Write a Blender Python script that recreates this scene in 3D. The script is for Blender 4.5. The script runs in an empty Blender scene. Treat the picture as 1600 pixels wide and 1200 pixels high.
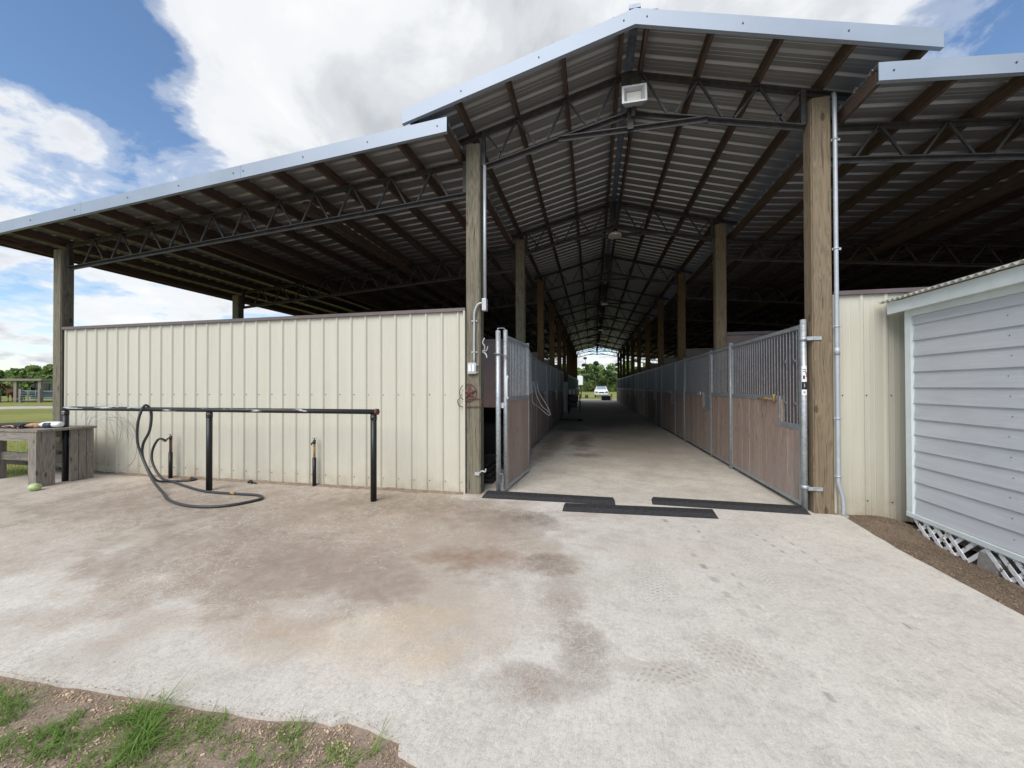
import bpy, bmesh, math, random
from mathutils import Vector, Matrix, noise
random.seed(7)
SC = bpy.context.scene
COL = SC.collection
R = math.radians
# ------------------------------------------------------------------ camera
F, YAW, PITCH, ROLL = 596.29, .2073, .0082, -.003
CAM = Vector((1.637, -4.8075, 1.4))
fw = Vector((-math.sin(YAW)*math.cos(PITCH), math.cos(YAW)*math.cos(PITCH), math.sin(PITCH)))
rt = Vector((math.cos(YAW), math.sin(YAW), 0)); up = rt.cross(fw)
rt2 = rt*math.cos(ROLL)+up*math.sin(ROLL); up2 = -rt*math.sin(ROLL)+up*math.cos(ROLL)
cd = bpy.data.cameras.new('camera'); cam = bpy.data.objects.new('camera', cd); COL.objects.link(cam)
cd.sensor_width = 36; cd.lens = F/1600*36; cd.clip_start = .05; cd.clip_end = 3000
m = Matrix((rt2, up2, -fw)).transposed().to_4x4(); m.translation = CAM
cam.matrix_world = m; SC.camera = cam
# ------------------------------------------------------------------ world: sky and clouds
SUN_EL, SUN_AZ = R(46), R(196)          # azimuth measured clockwise from +Y
W = bpy.data.worlds.new('World'); SC.world = W; W.use_nodes = True
nt = W.node_tree; nt.nodes.clear()
def N(t, kind, **kw):
    n = t.nodes.new(kind)
    for k, v in kw.items():
        if k.startswith('i_'): n.inputs[k[2:].replace('_', ' ')].default_value = v
        elif k.startswith('n'): n.inputs[int(k[1:])].default_value = v
        else: setattr(n, k, v)
    return n
def L(t, a, b): t.links.new(a, b)
def mathn(t, op, a, b=None, c=None, clamp=False):
    n = t.nodes.new('ShaderNodeMath'); n.operation = op; n.use_clamp = clamp
    for i, v in enumerate((a, b, c)):
        if v is None: continue
        if isinstance(v, (int, float)): n.inputs[i].default_value = v
        else: t.links.new(v, n.inputs[i])
    return n.outputs[0]
def ramp(t, fac, stops, interp='LINEAR'):
    n = t.nodes.new('ShaderNodeValToRGB'); e = n.color_ramp; e.interpolation = interp
    while len(e.elements) < len(stops): e.elements.new(.5)
    for i, (p, c) in enumerate(stops):
        e.elements[i].position = p
        e.elements[i].color = (c, c, c, 1) if isinstance(c, (int, float)) else (*c, 1)
    t.links.new(fac, n.inputs[0]); return n.outputs[0]
def mix(t, fac, a, b, mode='MIX'):
    n = t.nodes.new('ShaderNodeMix'); n.data_type = 'RGBA'; n.blend_type = mode
    for s, v in ((0, fac), (6, a), (7, b)):
        if isinstance(v, (int, float)): n.inputs[s].default_value = v if s == 0 else (v, v, v, 1)
        elif isinstance(v, tuple): n.inputs[s].default_value = (*v, 1)
        else: t.links.new(v, n.inputs[s])
    return n.outputs[2]
def noi(t, vec, scale, detail=4, rough=.55, dist=0, dim='3D'):
    n = t.nodes.new('ShaderNodeTexNoise'); n.noise_dimensions = dim
    n.inputs['Scale'].default_value = scale; n.inputs['Detail'].default_value = detail
    n.inputs['Roughness'].default_value = rough; n.inputs['Distortion'].default_value = dist
    t.links.new(vec, n.inputs['Vector']); return n.outputs['Fac']
def mapping(t, vec, scale=(1, 1, 1), loc=(0, 0, 0), rot=(0, 0, 0)):
    n = t.nodes.new('ShaderNodeMapping'); n.inputs['Scale'].default_value = scale
    n.inputs['Location'].default_value = loc; n.inputs['Rotation'].default_value = rot
    t.links.new(vec, n.inputs['Vector']); return n.outputs[0]
def sepxyz(t, v):
    n = t.nodes.new('ShaderNodeSeparateXYZ'); t.links.new(v, n.inputs[0]); return n.outputs
sky = nt.nodes.new('ShaderNodeTexSky'); sky.sky_type = 'NISHITA'; sky.sun_disc = False
sky.sun_elevation = SUN_EL; sky.sun_rotation = SUN_AZ; sky.air_density = 1.0; sky.dust_density = .3; sky.ozone_density = 2.5
tc = nt.nodes.new('ShaderNodeTexCoord')
nrm = nt.nodes.new('ShaderNodeVectorMath'); nrm.operation = 'NORMALIZE'; L(nt, tc.outputs['Generated'], nrm.inputs[0])
D = nrm.outputs[0]; dx, dy, dz = sepxyz(nt, D)
den = mathn(nt, 'ADD', mathn(nt, 'MAXIMUM', dz, 0.0), .22)
cmb = nt.nodes.new('ShaderNodeCombineXYZ')
L(nt, mathn(nt, 'DIVIDE', dx, den), cmb.inputs[0]); L(nt, mathn(nt, 'DIVIDE', dy, den), cmb.inputs[1])
P = cmb.outputs[0]
f1 = noi(nt, mapping(nt, P, loc=(3.1, 1.7, 0)), 1.35, 10, .58, .25)
f2 = noi(nt, mapping(nt, P, loc=(9.0, 4.0, 2)), 4.5, 8, .6, .3)
cov = mathn(nt, 'ADD', mathn(nt, 'MULTIPLY', f1, 1.0), mathn(nt, 'MULTIPLY', f2, .55)); cov = mathn(nt, 'SUBTRACT', cov, .275)
# where the cloud banks and the blue gaps lie: (direction, tightness, weight)
BL = [((-.543, .595, .593), 14, .12), ((-.267, .684, .679), 6, .18), ((-.60, .62, .50), 25, .10), ((.10, .75, .65), 6, .15),
      ((-.765, .387, .514), 80, -.26), ((-.72, .40, .565), 130, -.14), ((-.80, .402, .44), 300, .07), ((-.84, .399, .368), 110, .15), ((-.80, .46, .36), 160, .10),
      ((-.767, .495, .408), 300, .05), ((-.73, .47, .50), 160, -.12), ((-.86, .46, .235), 120, -.14), ((-.79, .57, .235), 120, -.16), ((-.892, .439, .11), 60, .14), ((-.777, .609, .161), 110, .15),
      ((.563, .665, .49), 60, -.10), ((.45, .69, .57), 60, .05), ((.019, .998, .056), 20, .10)]
acc = cov
for d, k, w in BL:
    dv = Vector(d).normalized()
    dot = nt.nodes.new('ShaderNodeVectorMath'); dot.operation = 'DOT_PRODUCT'; L(nt, D, dot.inputs[0]); dot.inputs[1].default_value = dv
    g = mathn(nt, 'EXPONENT', mathn(nt, 'MULTIPLY', mathn(nt, 'SUBTRACT', dot.outputs['Value'], 1.0), float(k)))
    acc = mathn(nt, 'ADD', acc, mathn(nt, 'MULTIPLY', g, w))
mask = ramp(nt, acc, [(.46, 0.0), (.53, .30), (.62, .88), (.72, 1.0)], 'EASE')
f3 = noi(nt, mapping(nt, P, loc=(3.15, 1.8, 0.1)), 1.9, 9, .60, .35)
f4 = noi(nt, mapping(nt, P, loc=(1.5, 6.8, 0.1)), .7, 4, .5, .2)
thick = mathn(nt, 'ADD', mathn(nt, 'MULTIPLY', f4, .45), mathn(nt, 'MULTIPLY', f3, .55))
shade = ramp(nt, thick, [(.38, (.99, 1.0, 1.0)), (.46, (.90, .92, .94)), (.52, (.72, .745, .78)), (.59, (.56, .59, .63))], 'EASE')
ccol = mix(nt, ramp(nt, acc, [(.56, 0.0), (.72, 1.0)], 'EASE'), (.98, .99, 1.0), shade)
skys = nt.nodes.new('ShaderNodeVectorMath'); skys.operation = 'SCALE'; hs = nt.nodes.new('ShaderNodeHueSaturation'); hs.inputs['Saturation'].default_value = 1.05; hs.inputs['Value'].default_value = 1.15; L(nt, sky.outputs[0], hs.inputs['Color']); L(nt, hs.outputs[0], skys.inputs[0]); skys.inputs[3].default_value = 1.0
cs = nt.nodes.new('ShaderNodeVectorMath'); cs.operation = 'SCALE'; L(nt, ccol, cs.inputs[0]); cs.inputs[3].default_value = 6.6
mx = mix(nt, mask, skys.outputs[0], cs.outputs[0])
bg = nt.nodes.new('ShaderNodeBackground'); bg.inputs[1].default_value = .10; L(nt, mx, bg.inputs[0])
wo = nt.nodes.new('ShaderNodeOutputWorld'); L(nt, bg.outputs[0], wo.inputs[0])
# ------------------------------------------------------------------ sun and exposure
sd = bpy.data.lights.new('sun', 'SUN'); sd.energy = 2.4; sd.angle = R(46); sd.color = (1, .94, .86)
so = bpy.data.objects.new('sun', sd); COL.objects.link(so)
sdir = Vector((math.sin(SUN_AZ)*math.cos(SUN_EL), math.cos(SUN_AZ)*math.cos(SUN_EL), math.sin(SUN_EL)))
so.rotation_euler = sdir.to_track_quat('Z', 'Y').to_euler(); so.location = sdir*50
vs = SC.view_settings; vs.view_transform = 'Standard'; vs.look = 'None'; vs.exposure = .62; vs.gamma = 1; vs.use_curve_mapping = False
SC.render.engine = 'CYCLES'; SC.cycles.max_bounces = 12; SC.cycles.diffuse_bounces = 8; SC.cycles.glossy_bounces = 4
SC.cycles.use_denoising = True

# ------------------------------------------------------------------ materials
def newmat(name):
    mt = bpy.data.materials.new(name); mt.use_nodes = True
    t = mt.node_tree; b = t.nodes['Principled BSDF']; c = t.nodes.new('ShaderNodeTexCoord')
    return mt, t, b, c.outputs['Object']
def setb(b, **kw):
    for k, v in kw.items(): b.inputs[k.replace('_', ' ')].default_value = v
def bump(t, b, h, strength=.3, dist=.01):
    n = t.nodes.new('ShaderNodeBump'); n.inputs['Strength'].default_value = strength; n.inputs['Distance'].default_value = dist
    L(t, h, n.inputs['Height']); L(t, n.outputs[0], b.inputs['Normal'])
def plain(name, col, rough=.6, metal=0, var=.15, scale=8, bmp=.1, spec=.5):
    mt, t, b, o = newmat(name)
    n = noi(t, o, scale, 5, .6)
    lo = tuple(c*(1-var) for c in col); hi = tuple(min(1, c*(1+var)) for c in col)
    L(t, ramp(t, n, [(.3, lo), (.7, hi)]), b.inputs['Base Color'])
    setb(b, Roughness=rough, Metallic=metal, Specular_IOR_Level=spec)
    L(t, mathn(t, 'ADD', mathn(t, 'MULTIPLY', n, .25), rough-.12), b.inputs['Roughness'])
    if bmp: bump(t, b, noi(t, o, scale*6, 4), bmp, .004)
    return mt
def woodmat(name, base, dark, axis='z', knots=True, scale=1.0, rough=.8, green=None, plank=0):
    mt, t, b, o = newmat(name)
    oi = t.nodes.new('ShaderNodeObjectInfo')
    rnd = mathn(t, 'MULTIPLY', oi.outputs['Random'], 13.0)
    ofs = t.nodes.new('ShaderNodeVectorMath'); ofs.operation = 'ADD'; L(t, o, ofs.inputs[0])
    cb = t.nodes.new('ShaderNodeCombineXYZ')
    for i in range(3): L(t, rnd, cb.inputs[i])
    L(t, cb.outputs[0], ofs.inputs[1]); o2 = ofs.outputs[0]
    s = {'z': (1, 1, .07), 'y': (1, .07, 1), 'x': (.07, 1, 1)}[axis]
    kh = None
    if knots:
        ks = {'z': (3.5*scale, 3.5*scale, 1.5*scale), 'y': (3.5*scale, 1.5*scale, 3.5*scale), 'x': (1.5*scale, 3.5*scale, 3.5*scale)}[axis]
        vo = t.nodes.new('ShaderNodeTexVoronoi'); vo.inputs['Scale'].default_value = 1.6
        L(t, mapping(t, o2, ks), vo.inputs['Vector']); kd = vo.outputs['Distance']
        kh = ramp(t, kd, [(.0, 1.0), (.09, .9), (.13, .25), (.3, 0.0)])
        wob = mathn(t, 'MULTIPLY', kh, .35)
    v = mapping(t, o2, tuple(a*14*scale for a in s))
    n1 = t.nodes.new('ShaderNodeTexNoise'); n1.inputs['Scale'].default_value = 1.0; n1.inputs['Detail'].default_value = 3; n1.inputs['Distortion'].default_value = 1.2
    L(t, v, n1.inputs['Vector'])
    g = n1.outputs['Fac']
    if kh is not None: g = mathn(t, 'ADD', g, wob)
    rings = mathn(t, 'FRACT', mathn(t, 'MULTIPLY', g, 7.0))
    rings = ramp(t, rings, [(.0, .38), (.35, 1.0), (.75, .85), (1.0, .42)])
    fib = noi(t, mapping(t, o2, tuple((a if a < 1 else 1)*90 for a in s)), 1.0, 3, .6)
    col = mix(t, fib, dark, base); col = mix(t, .85, col, rings, 'MULTIPLY')
    patch = noi(t, mapping(t, o2, tuple(a*3 for a in s)), 1.0, 5, .6)
    col = mix(t, ramp(t, patch, [(.35, 0.0), (.7, .5)]), col, green or dark)
    if kh is not None: col = mix(t, ramp(t, kd, [(.0, .85), (.10, .7), (.14, 0.0)]), col, tuple(c*.35 for c in dark))
    if plank:
        wz = sepxyz(t, o)[2]; gz = mathn(t, 'MULTIPLY', ramp(t, wz, [(.0, 1.0), (.9, .15)]), ramp(t, noi(t, o, 2.2, 5, .6), [(.35, 0.1), (.65, .8)]))
        col = mix(t, gz, col, mix(t, fib, (.25, .235, .225), (.42, .40, .385)))
        ax = {'y': 1, 'x': 0, 'z': 2}[('y' if plank > 0 else 'x')]
        cell = mathn(t, 'FLOOR', mathn(t, 'DIVIDE', sepxyz(t, o)[ax], abs(plank)))
        wn = t.nodes.new('ShaderNodeTexWhiteNoise'); wn.noise_dimensions = '1D'; L(t, mathn(t, 'ADD', cell, rnd), wn.inputs['W'])
        col = mix(t, mathn(t, 'MULTIPLY', wn.outputs['Value'], .45), col, tuple(c*.45 for c in base))
    crack = ramp(t, noi(t, mapping(t, o2, tuple((a if a < 1 else 1)*30*scale for a in s)), 1, 2), [(.29, 0.4), (.35, 1.0)])
    col = mix(t, .8, col, crack, 'MULTIPLY')
    L(t, col, b.inputs['Base Color']); setb(b, Roughness=rough, Specular_IOR_Level=.25)
    bump(t, b, mathn(t, 'ADD', mathn(t, 'MULTIPLY', fib, .5), crack), .5, .004)
    return mt
M = {}
M['post'] = woodmat('post_wood', (.27, .24, .18), (.135, .115, .08), 'z', green=(.16, .16, .115))
M['post_warm'] = woodmat('post_wood_warm', (.31, .235, .155), (.17, .122, .078), 'z', green=(.19, .16, .11))
M['post_in'] = woodmat('post_wood_brown', (.24, .155, .085), (.12, .07, .036), 'z', green=(.12, .09, .045))
M['purlin'] = woodmat('purlin_wood', (.155, .108, .085), (.075, .05, .04), 'y', knots=False, scale=.8)
M['plank'] = woodmat('plank_wood', (.58, .42, .34), (.36, .25, .195), 'z', scale=1.2, green=(.42, .35, .32), plank=.14)
M['grey_wood'] = woodmat('weathered_wood', (.34, .31, .27), (.20, .175, .15), 'z', scale=1.3, green=(.24, .20, .16))
M['grey_wood_x'] = woodmat('weathered_wood_flat', (.36, .33, .29), (.20, .175, .15), 'x', scale=1.3, green=(.22, .18, .15))
M['steel'] = plain('dark_steel', (.055, .052, .052), .55, .3, .35, 12)
M['black'] = plain('black_pipe_paint', (.012, .013, .014), .42, .2, .4, 20)
M['rubber'] = plain('black_rubber', (.024, .024, .025), .85, 0, .6, 45, .8)
M['hose'] = plain('hose_rubber', (.03, .032, .036), .5, 0, .2, 30)
M['whiteplastic'] = plain('white_plastic', (.78, .79, .8), .4, 0, .06, 10, 0)
M['greyplastic'] = plain('grey_box', (.45, .46, .47), .5, .3, .1, 15, .05)
M['pvc'] = plain('pale_conduit', (.42, .45, .49), .4, .2, .08, 12, .05)
M['rust'] = plain('rusty_metal', (.14, .06, .045), .85, .3, .5, 40, .4)
M['brass'] = plain('rusty_brass', (.40, .25, .09), .7, .3, .5, 60, .4)
M['tan'] = plain('tan_leather', (.45, .28, .16), .8, 0, .3, 30)
M['brownmetal'] = plain('brown_metal', (.185, .13, .12), .5, .1, .12, 5, .05)
M['trim'] = plain('brown_trim', (.13, .10, .10), .45, .1, .15, 6, .05)
M['green'] = plain('pale_green', (.38, .48, .22), .6, 0, .25, 25, .3)
M['horsebrown'] = plain('bay_coat', (.11, .035, .02), .6, 0, .3, 6, .1)
M['horseblack'] = plain('dark_coat', (.012, .01, .01), .6, 0, .3, 6, .1)
M['bluepaint'] = plain('blue_paint', (.17, .25, .29), .4, 0, .1, 3, 0)
M['aqua'] = plain('pale_blue_roof', (.45, .68, .75), .4, 0, .1, 3, 0)
M['glass'] = plain('dark_glass', (.02, .03, .035), .12, 0, .1, 3, 0)
M['windshield'] = plain('windscreen', (.30, .38, .40), .08, .3, .1, 3, 0)
M['carwhite'] = plain('white_car_paint', (.74, .75, .76), .3, 0, .04, 3, 0)
M['lampface'] = plain('lamp_lens', (.55, .55, .50), .25, .2, .05, 3, 0)
M['cinder'] = plain('concrete_block', (.30, .28, .25), .9, 0, .25, 25, .8)
M['concrete_box'] = plain('dark_green_box', (.05, .07, .06), .7, 0, .3, 8)
M['latexwhite'] = plain('lattice_paint', (.66, .68, .70), .6, 0, .0, 20, .3)
M['red'] = plain('red_print', (.5, .05, .05), .5, 0, .1, 30, 0)
M['rope'] = plain('white_rope', (.40, .40, .40), .8, 0, .2, 60, .2)
M['wire'] = plain('grey_wire', (.26, .25, .23), .5, .5, .2, 30, 0)
def galv(name, col, metal, rough, sc=60):
    mt, t, b, o = newmat(name)
    vo = t.nodes.new('ShaderNodeTexVoronoi'); vo.inputs['Scale'].default_value = sc; L(t, o, vo.inputs['Vector'])
    sp = sepxyz(t, vo.outputs['Color'])[0]
    n = noi(t, o, 3, 5)
    f = mathn(t, 'ADD', mathn(t, 'MULTIPLY', sp, .5), mathn(t, 'MULTIPLY', n, .5))
    L(t, ramp(t, f, [(.2, tuple(c*.78 for c in col)), (.8, tuple(min(1, c*1.15) for c in col))]), b.inputs['Base Color'])
    setb(b, Metallic=metal)
    L(t, mathn(t, 'ADD', mathn(t, 'MULTIPLY', sp, .15), rough), b.inputs['Roughness'])
    return mt
M['galv'] = galv('galvanised_pipe', (.44, .47, .49), .5, .42, 45)
M['galvdark'] = galv('galvanised_frame', (.38, .41, .43), .5, .45, 45)
M['bars'] = galv('grey_bars', (.27, .285, .295), .5, .45, 45)
M['roof'] = plain('zinc_roof_sheet', (.38, .39, .395), .42, .7, .05, 1.2, .0)
M['fascia'] = plain('fascia_metal', (.29, .34, .41), .5, .25, .10, 1.1, .12)
M['cap'] = galv('ridge_flashing', (.22, .26, .32), .6, .4, 20)
# wood with chipped paint for lattice
mt, t, b, o = newmat('peeling_white_paint')
ch = ramp(t, noi(t, o, 22, 5, .7), [(.56, 0.0), (.60, 1.0)])
L(t, mix(t, ch, (.74, .75, .76), (.20, .17, .14)), b.inputs['Base Color']); setb(b, Roughness=.8); bump(t, b, ch, .4, .004); M['peel'] = mt
# pipe paint with chips
mt, t, b, o = newmat('chipped_black_paint')
ch = ramp(t, noi(t, mapping(t, o, (3, 22, 22)), 1, 4, .6), [(.58, 0.0), (.60, 1.0)])
L(t, mix(t, ch, (.013, .013, .015), (.42, .44, .42)), b.inputs['Base Color']); setb(b, Roughness=.45); M['chipped'] = mt
# cream wall sheet
mt, t, b, o = newmat('cream_wall_metal')
x, y, z = sepxyz(t, o)
n = noi(t, mapping(t, o, (9, 9, .6)), 1, 5); n2 = noi(t, o, 5, 6, .65)
col = ramp(t, n, [(.3, (.50, .48, .395)), (.7, (.54, .52, .435))])
dirt = mathn(t, 'MULTIPLY', ramp(t, z, [(.0, 1.0), (.22, .35), (.7, 0.0)]), ramp(t, n2, [(.35, .1), (.75, 1.0)]))
col = mix(t, mathn(t, 'MULTIPLY', dirt, .75), col, (.33, .25, .16))
spl = ramp(t, noi(t, o, 55, 3, .7), [(.66, 0.0), (.70, 1.0)])
col = mix(t, mathn(t, 'MULTIPLY', mathn(t, 'MULTIPLY', spl, ramp(t, z, [(.0, 1.0), (.55, 0.0)])), .6), col, (.30, .24, .17))
L(t, col, b.inputs['Base Color']); setb(b, Roughness=.36, Specular_IOR_Level=.5)
bump(t, b, noi(t, mapping(t, o, (3, 3, 1.0)), 1, 4, .6), .35, .03); M['cream'] = mt
# shed siding
mt, t, b, o = newmat('grey_blue_siding')
n = noi(t, mapping(t, o, (2, 1.2, 6)), 1, 5); fib = noi(t, mapping(t, o, (2, 2, 90)), 1, 4)
col = ramp(t, n, [(.3, (.50, .525, .56)), (.75, (.58, .60, .625))])
col = mix(t, ramp(t, fib, [(.3, .22), (.6, 0.0)]), col, (.30, .32, .35))
mil = noi(t, mapping(t, o, (1, 1.3, 3.5)), 1.6, 7, .7)
col = mix(t, ramp(t, mil, [(.52, 0.0), (.75, .35)]), col, (.33, .34, .33))
L(t, col, b.inputs['Base Color']); setb(b, Roughness=.7, Specular_IOR_Level=.3); bump(t, b, fib, .15, .003); M['siding'] = mt
M['shedtrim'] = plain('pale_trim_paint', (.66, .72, .72), .55, 0, .06, 6, .1)
M['shedroof'] = plain('corrugated_roof', (.42, .42, .37), .5, .3, .2, 8, .1)
# concrete
def concrete(name, inner):
    mt, t, b, o = newmat(name); x, y, z = sepxyz(t, o)
    mot = noi(t, o, 9, 8, .72, .3); mid = noi(t, o, 2.3, 7, .65, .4); fine = noi(t, o, 40, 5, .7); sp = noi(t, o, 160, 3, .7)
    broom = noi(t, mapping(t, o, (190, 9, 1)), 1, 3, .6)
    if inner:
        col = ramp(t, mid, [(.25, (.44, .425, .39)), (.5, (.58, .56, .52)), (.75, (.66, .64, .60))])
    else:
        col = ramp(t, mid, [(.22, (.57, .55, .515)), (.5, (.65, .63, .595)), (.78, (.71, .69, .655))])
    col = mix(t, .5, col, ramp(t, mot, [(.32, .60), (.50, .92), (.64, 1.0)]), 'MULTIPLY')
    col = mix(t, .8, col, ramp(t, fine, [(.30, .72), (.52, .96), (.66, 1.0)]), 'MULTIPLY')
    col = mix(t, .5, col, ramp(t, sp, [(.3, .62), (.6, 1.0)]), 'MULTIPLY')
    col = mix(t, .5, col, ramp(t, broom, [(.3, .78), (.6, 1.0)]), 'MULTIPLY')
    def blob(cx, cy, rx, ry, c, s, rough=2.2, lo=.45, ang=0):
        nonlocal col
        v = mapping(t, o, (1/rx, 1/ry, 0), (-cx/rx, -cy/ry, 0))
        ln = t.nodes.new('ShaderNodeVectorMath'); ln.operation = 'LENGTH'; L(t, v, ln.inputs[0])
        d = mathn(t, 'ADD', ln.outputs['Value'], mathn(t, 'MULTIPLY', mathn(t, 'SUBTRACT', noi(t, o, rough, 6, .65), .5), 1.9))
        mk = ramp(t, d, [(.0, 1.0), (lo, .75), (1.0, 0.0)], 'EASE')
        mk = mathn(t, 'MULTIPLY', mk, ramp(t, mathn(t, 'ADD', mathn(t, 'MULTIPLY', mot, .6), mathn(t, 'MULTIPLY', mid, .4)), [(.36, .35), (.56, 1.0)]))
        col = mix(t, mathn(t, 'MULTIPLY', mk, s), col, (c[0]*1.04, c[1], c[2]*.90))
    if not inner:
        blob(-2.9, -.9, 5.0, 2.6, (.325, .28, .25), .97, 1.1, .66)
        blob(-.4, -1.5, 2.0, 1.9, (.34, .29, .26), .85, 1.3, .6)
        blob(-3.2, -1.0, 3.2, 1.3, (.20, .17, .15), .75, 2.2)
        blob(-1.0, -2.2, 1.9, .75, (.235, .20, .19), .8, 2.2)
        blob(-.4, -.5, 1.6, .55, (.20, .16, .13), .8, 2.5)
        blob(-4, -.02, 5.5, .10, (.22, .17, .125), .8, 5)
        blob(.75, -1.8, .65, .28, (.25, .175, .14), .85, 3.5)
        blob(1.3, -1.75, .30, .24, (.19, .155, .135), .85, 3.5)
        blob(1.42, -2.25, .20, .42, (.25, .205, .18), .8, 3.5)
        blob(1.57, -2.72, .20, .34, (.19, .16, .155), .75, 4.5)
        blob(1.34, -3.02, .24, .18, (.23, .195, .18), .8, 4)
        blob(.9, -2.6, .5, .6, (.42, .37, .33), .5, 3)
        blob(.75, -.9, .8, .45, (.23, .20, .185), .8, 2.5)
        blob(1.0, -.75, .35, .25, (.15, .135, .125), .8, 4)
        blob(.5, -2.85, .55, .38, (.55, .46, .35), .55, 3)
        blob(-.1, -2.95, .4, .25, (.40, .32, .26), .5, 4)
        blob(1.95, -2.8, .34, .09, (.36, .34, .33), .6, 9)
        blob(2.35, -2.6, .22, .16, (.40, .38, .37), .55, 9)
        blob(2.3, -1.4, .7, .3, (.50, .48, .46), .4, 4)
    else:
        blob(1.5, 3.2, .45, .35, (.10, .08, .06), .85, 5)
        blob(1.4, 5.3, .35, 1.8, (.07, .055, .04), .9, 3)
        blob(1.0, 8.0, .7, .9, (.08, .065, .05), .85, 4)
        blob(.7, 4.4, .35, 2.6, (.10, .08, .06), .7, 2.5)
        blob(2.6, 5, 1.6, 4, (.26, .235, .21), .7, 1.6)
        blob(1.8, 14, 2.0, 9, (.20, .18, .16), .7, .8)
    if not inner:      # tyre tread prints
        for (cx, cy, rx, ry, an) in ((2.32, -2.6, .20, .22, .5), (1.98, -2.82, .26, .09, -.3), (3.0, -.75, .10, .16, .2), (2.1, -1.9, .14, .35, .1), (2.9, -1.5, .10, .5, .0)):
            u, v, _ = sepxyz(t, mapping(t, o, (1, 1, 1), (-cx*math.cos(an)+cy*math.sin(an), -cx*math.sin(an)-cy*math.cos(an), 0), (0, 0, an)))
            ch = mathn(t, 'SINE', mathn(t, 'ADD', mathn(t, 'MULTIPLY', v, 150.0), mathn(t, 'MULTIPLY', mathn(t, 'ABSOLUTE', u), 60.0)))
            c2 = mathn(t, 'SINE', mathn(t, 'MULTIPLY', u, 95.0))
            pt_ = ramp(t, mathn(t, 'MULTIPLY', ch, c2), [(.30, 0.0), (.5, 1.0)])
            ed = mathn(t, 'ADD', mathn(t, 'POWER', mathn(t, 'ABSOLUTE', mathn(t, 'DIVIDE', u, rx)), 2.0), mathn(t, 'POWER', mathn(t, 'ABSOLUTE', mathn(t, 'DIVIDE', v, ry)), 2.0))
            em = mathn(t, 'MULTIPLY', ramp(t, ed, [(.4, 1.0), (1.0, 0.0)]), ramp(t, mot, [(.42, 0.0), (.55, 1.0)]))
            col = mix(t, mathn(t, 'MULTIPLY', mathn(t, 'MULTIPLY', pt_, em), .55), col, (.22, .21, .20))
    # pale scuffs and hoof scratches
    for k, (sc, lo, amt, off) in enumerate([(3.6, .008, .35, 5), (9.5, .022, .34, 9), (19, .04, .30, 2)]):
        nn = noi(t, mapping(t, o, (1, 1, 1), (off, off, 0)), sc, 3, .6, 1.5)
        ln = ramp(t, mathn(t, 'ABSOLUTE', mathn(t, 'SUBTRACT', nn, .5)), [(0, 1.0), (lo, 0.0)])
        gate = ramp(t, noi(t, mapping(t, o, (1, 1, 1), (off*3, 0, 4)), 1.4, 3), [(.45, 0.0), (.6, 1.0)])
        col = mix(t, mathn(t, 'MULTIPLY', mathn(t, 'MULTIPLY', ln, gate), amt), col, (.78, .75, .71))
    # little dark chips and dotted tyre prints
    vo = t.nodes.new('ShaderNodeTexVoronoi'); vo.inputs['Scale'].default_value = 9; L(t, mapping(t, o, (1, .8, 1)), vo.inputs['Vector'])
    dots = mathn(t, 'MULTIPLY', ramp(t, vo.outputs['Distance'], [(.05, 1.0), (.10, 0.0)]), ramp(t, noi(t, o, 1.3, 3), [(.55, 0.0), (.65, 1.0)]))
    col = mix(t, mathn(t, 'MULTIPLY', dots, .5), col, (.22, .20, .18))
    if not inner:
        for (xx, k, w, f) in [(3.02, .16, .010, 24), (3.32, .05, .008, 17), (2.62, .02, .012, 20), (2.32, .10, .02, 14)]:
            dd = mathn(t, 'ABSOLUTE', mathn(t, 'SUBTRACT', mathn(t, 'ADD', x, mathn(t, 'MULTIPLY', y, k)), xx))
            lm = ramp(t, dd, [(0, 1.0), (w, .6), (w*1.8, 0.0)])
            ds = ramp(t, mathn(t, 'SINE', mathn(t, 'MULTIPLY', y, float(f*2.2))), [(.1, 0.0), (.5, 1.0)])
            gt = ramp(t, noi(t, mapping(t, o, (1, 1, 1), (xx, 2, 0)), 1.5, 3), [(.42, 0.0), (.6, 1.0)])
            col = mix(t, mathn(t, 'MULTIPLY', mathn(t, 'MULTIPLY', mathn(t, 'MULTIPLY', lm, ds), gt), .75), col, (.22, .21, .20))
    col = mix(t, 1.0, col, (1.0, .965, .90) if inner else (1.0, .968, .915), 'MULTIPLY')
    L(t, col, b.inputs['Base Color']); setb(b, Roughness=.82, Specular_IOR_Level=.3)
    h = mathn(t, 'ADD', mathn(t, 'MULTIPLY', broom, .6), mathn(t, 'ADD', mathn(t, 'MULTIPLY', fine, .8), mid))
    bump(t, b, h, .35, .006)
    return mt
M['concrete'] = concrete('concrete_apron', False); M['floor'] = concrete('aisle_concrete', True)
# ground
mt, t, b, o = newmat('ground_soil_and_grass'); x, y, z = sepxyz(t, o)
g1 = noi(t, o, .12, 5); g2 = noi(t, o, 6, 6, .7); g3 = noi(t, o, 60, 4, .7)
grass = ramp(t, g1, [(.3, (.16, .19, .045)), (.5, (.24, .25, .07)), (.7, (.33, .30, .11))])
grass = mix(t, .6, grass, ramp(t, g2, [(.25, .5), (.7, 1.0)]), 'MULTIPLY')
soil = ramp(t, g2, [(.3, (.24, .18, .135)), (.7, (.42, .33, .26))])
soil = mix(t, .5, soil, ramp(t, g3, [(.3, .5), (.65, 1.0)]), 'MULTIPLY')
nearf = ramp(t, mathn(t, 'ADD', y, mathn(t, 'MULTIPLY', g2, .2)), [(.0, 1.0), (1.0, 1.0)])
front = mathn(t, 'LESS_THAN', y, -2.9)
near = mathn(t, 'MULTIPLY', front, mathn(t, 'GREATER_THAN', x, -7.0))
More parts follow.
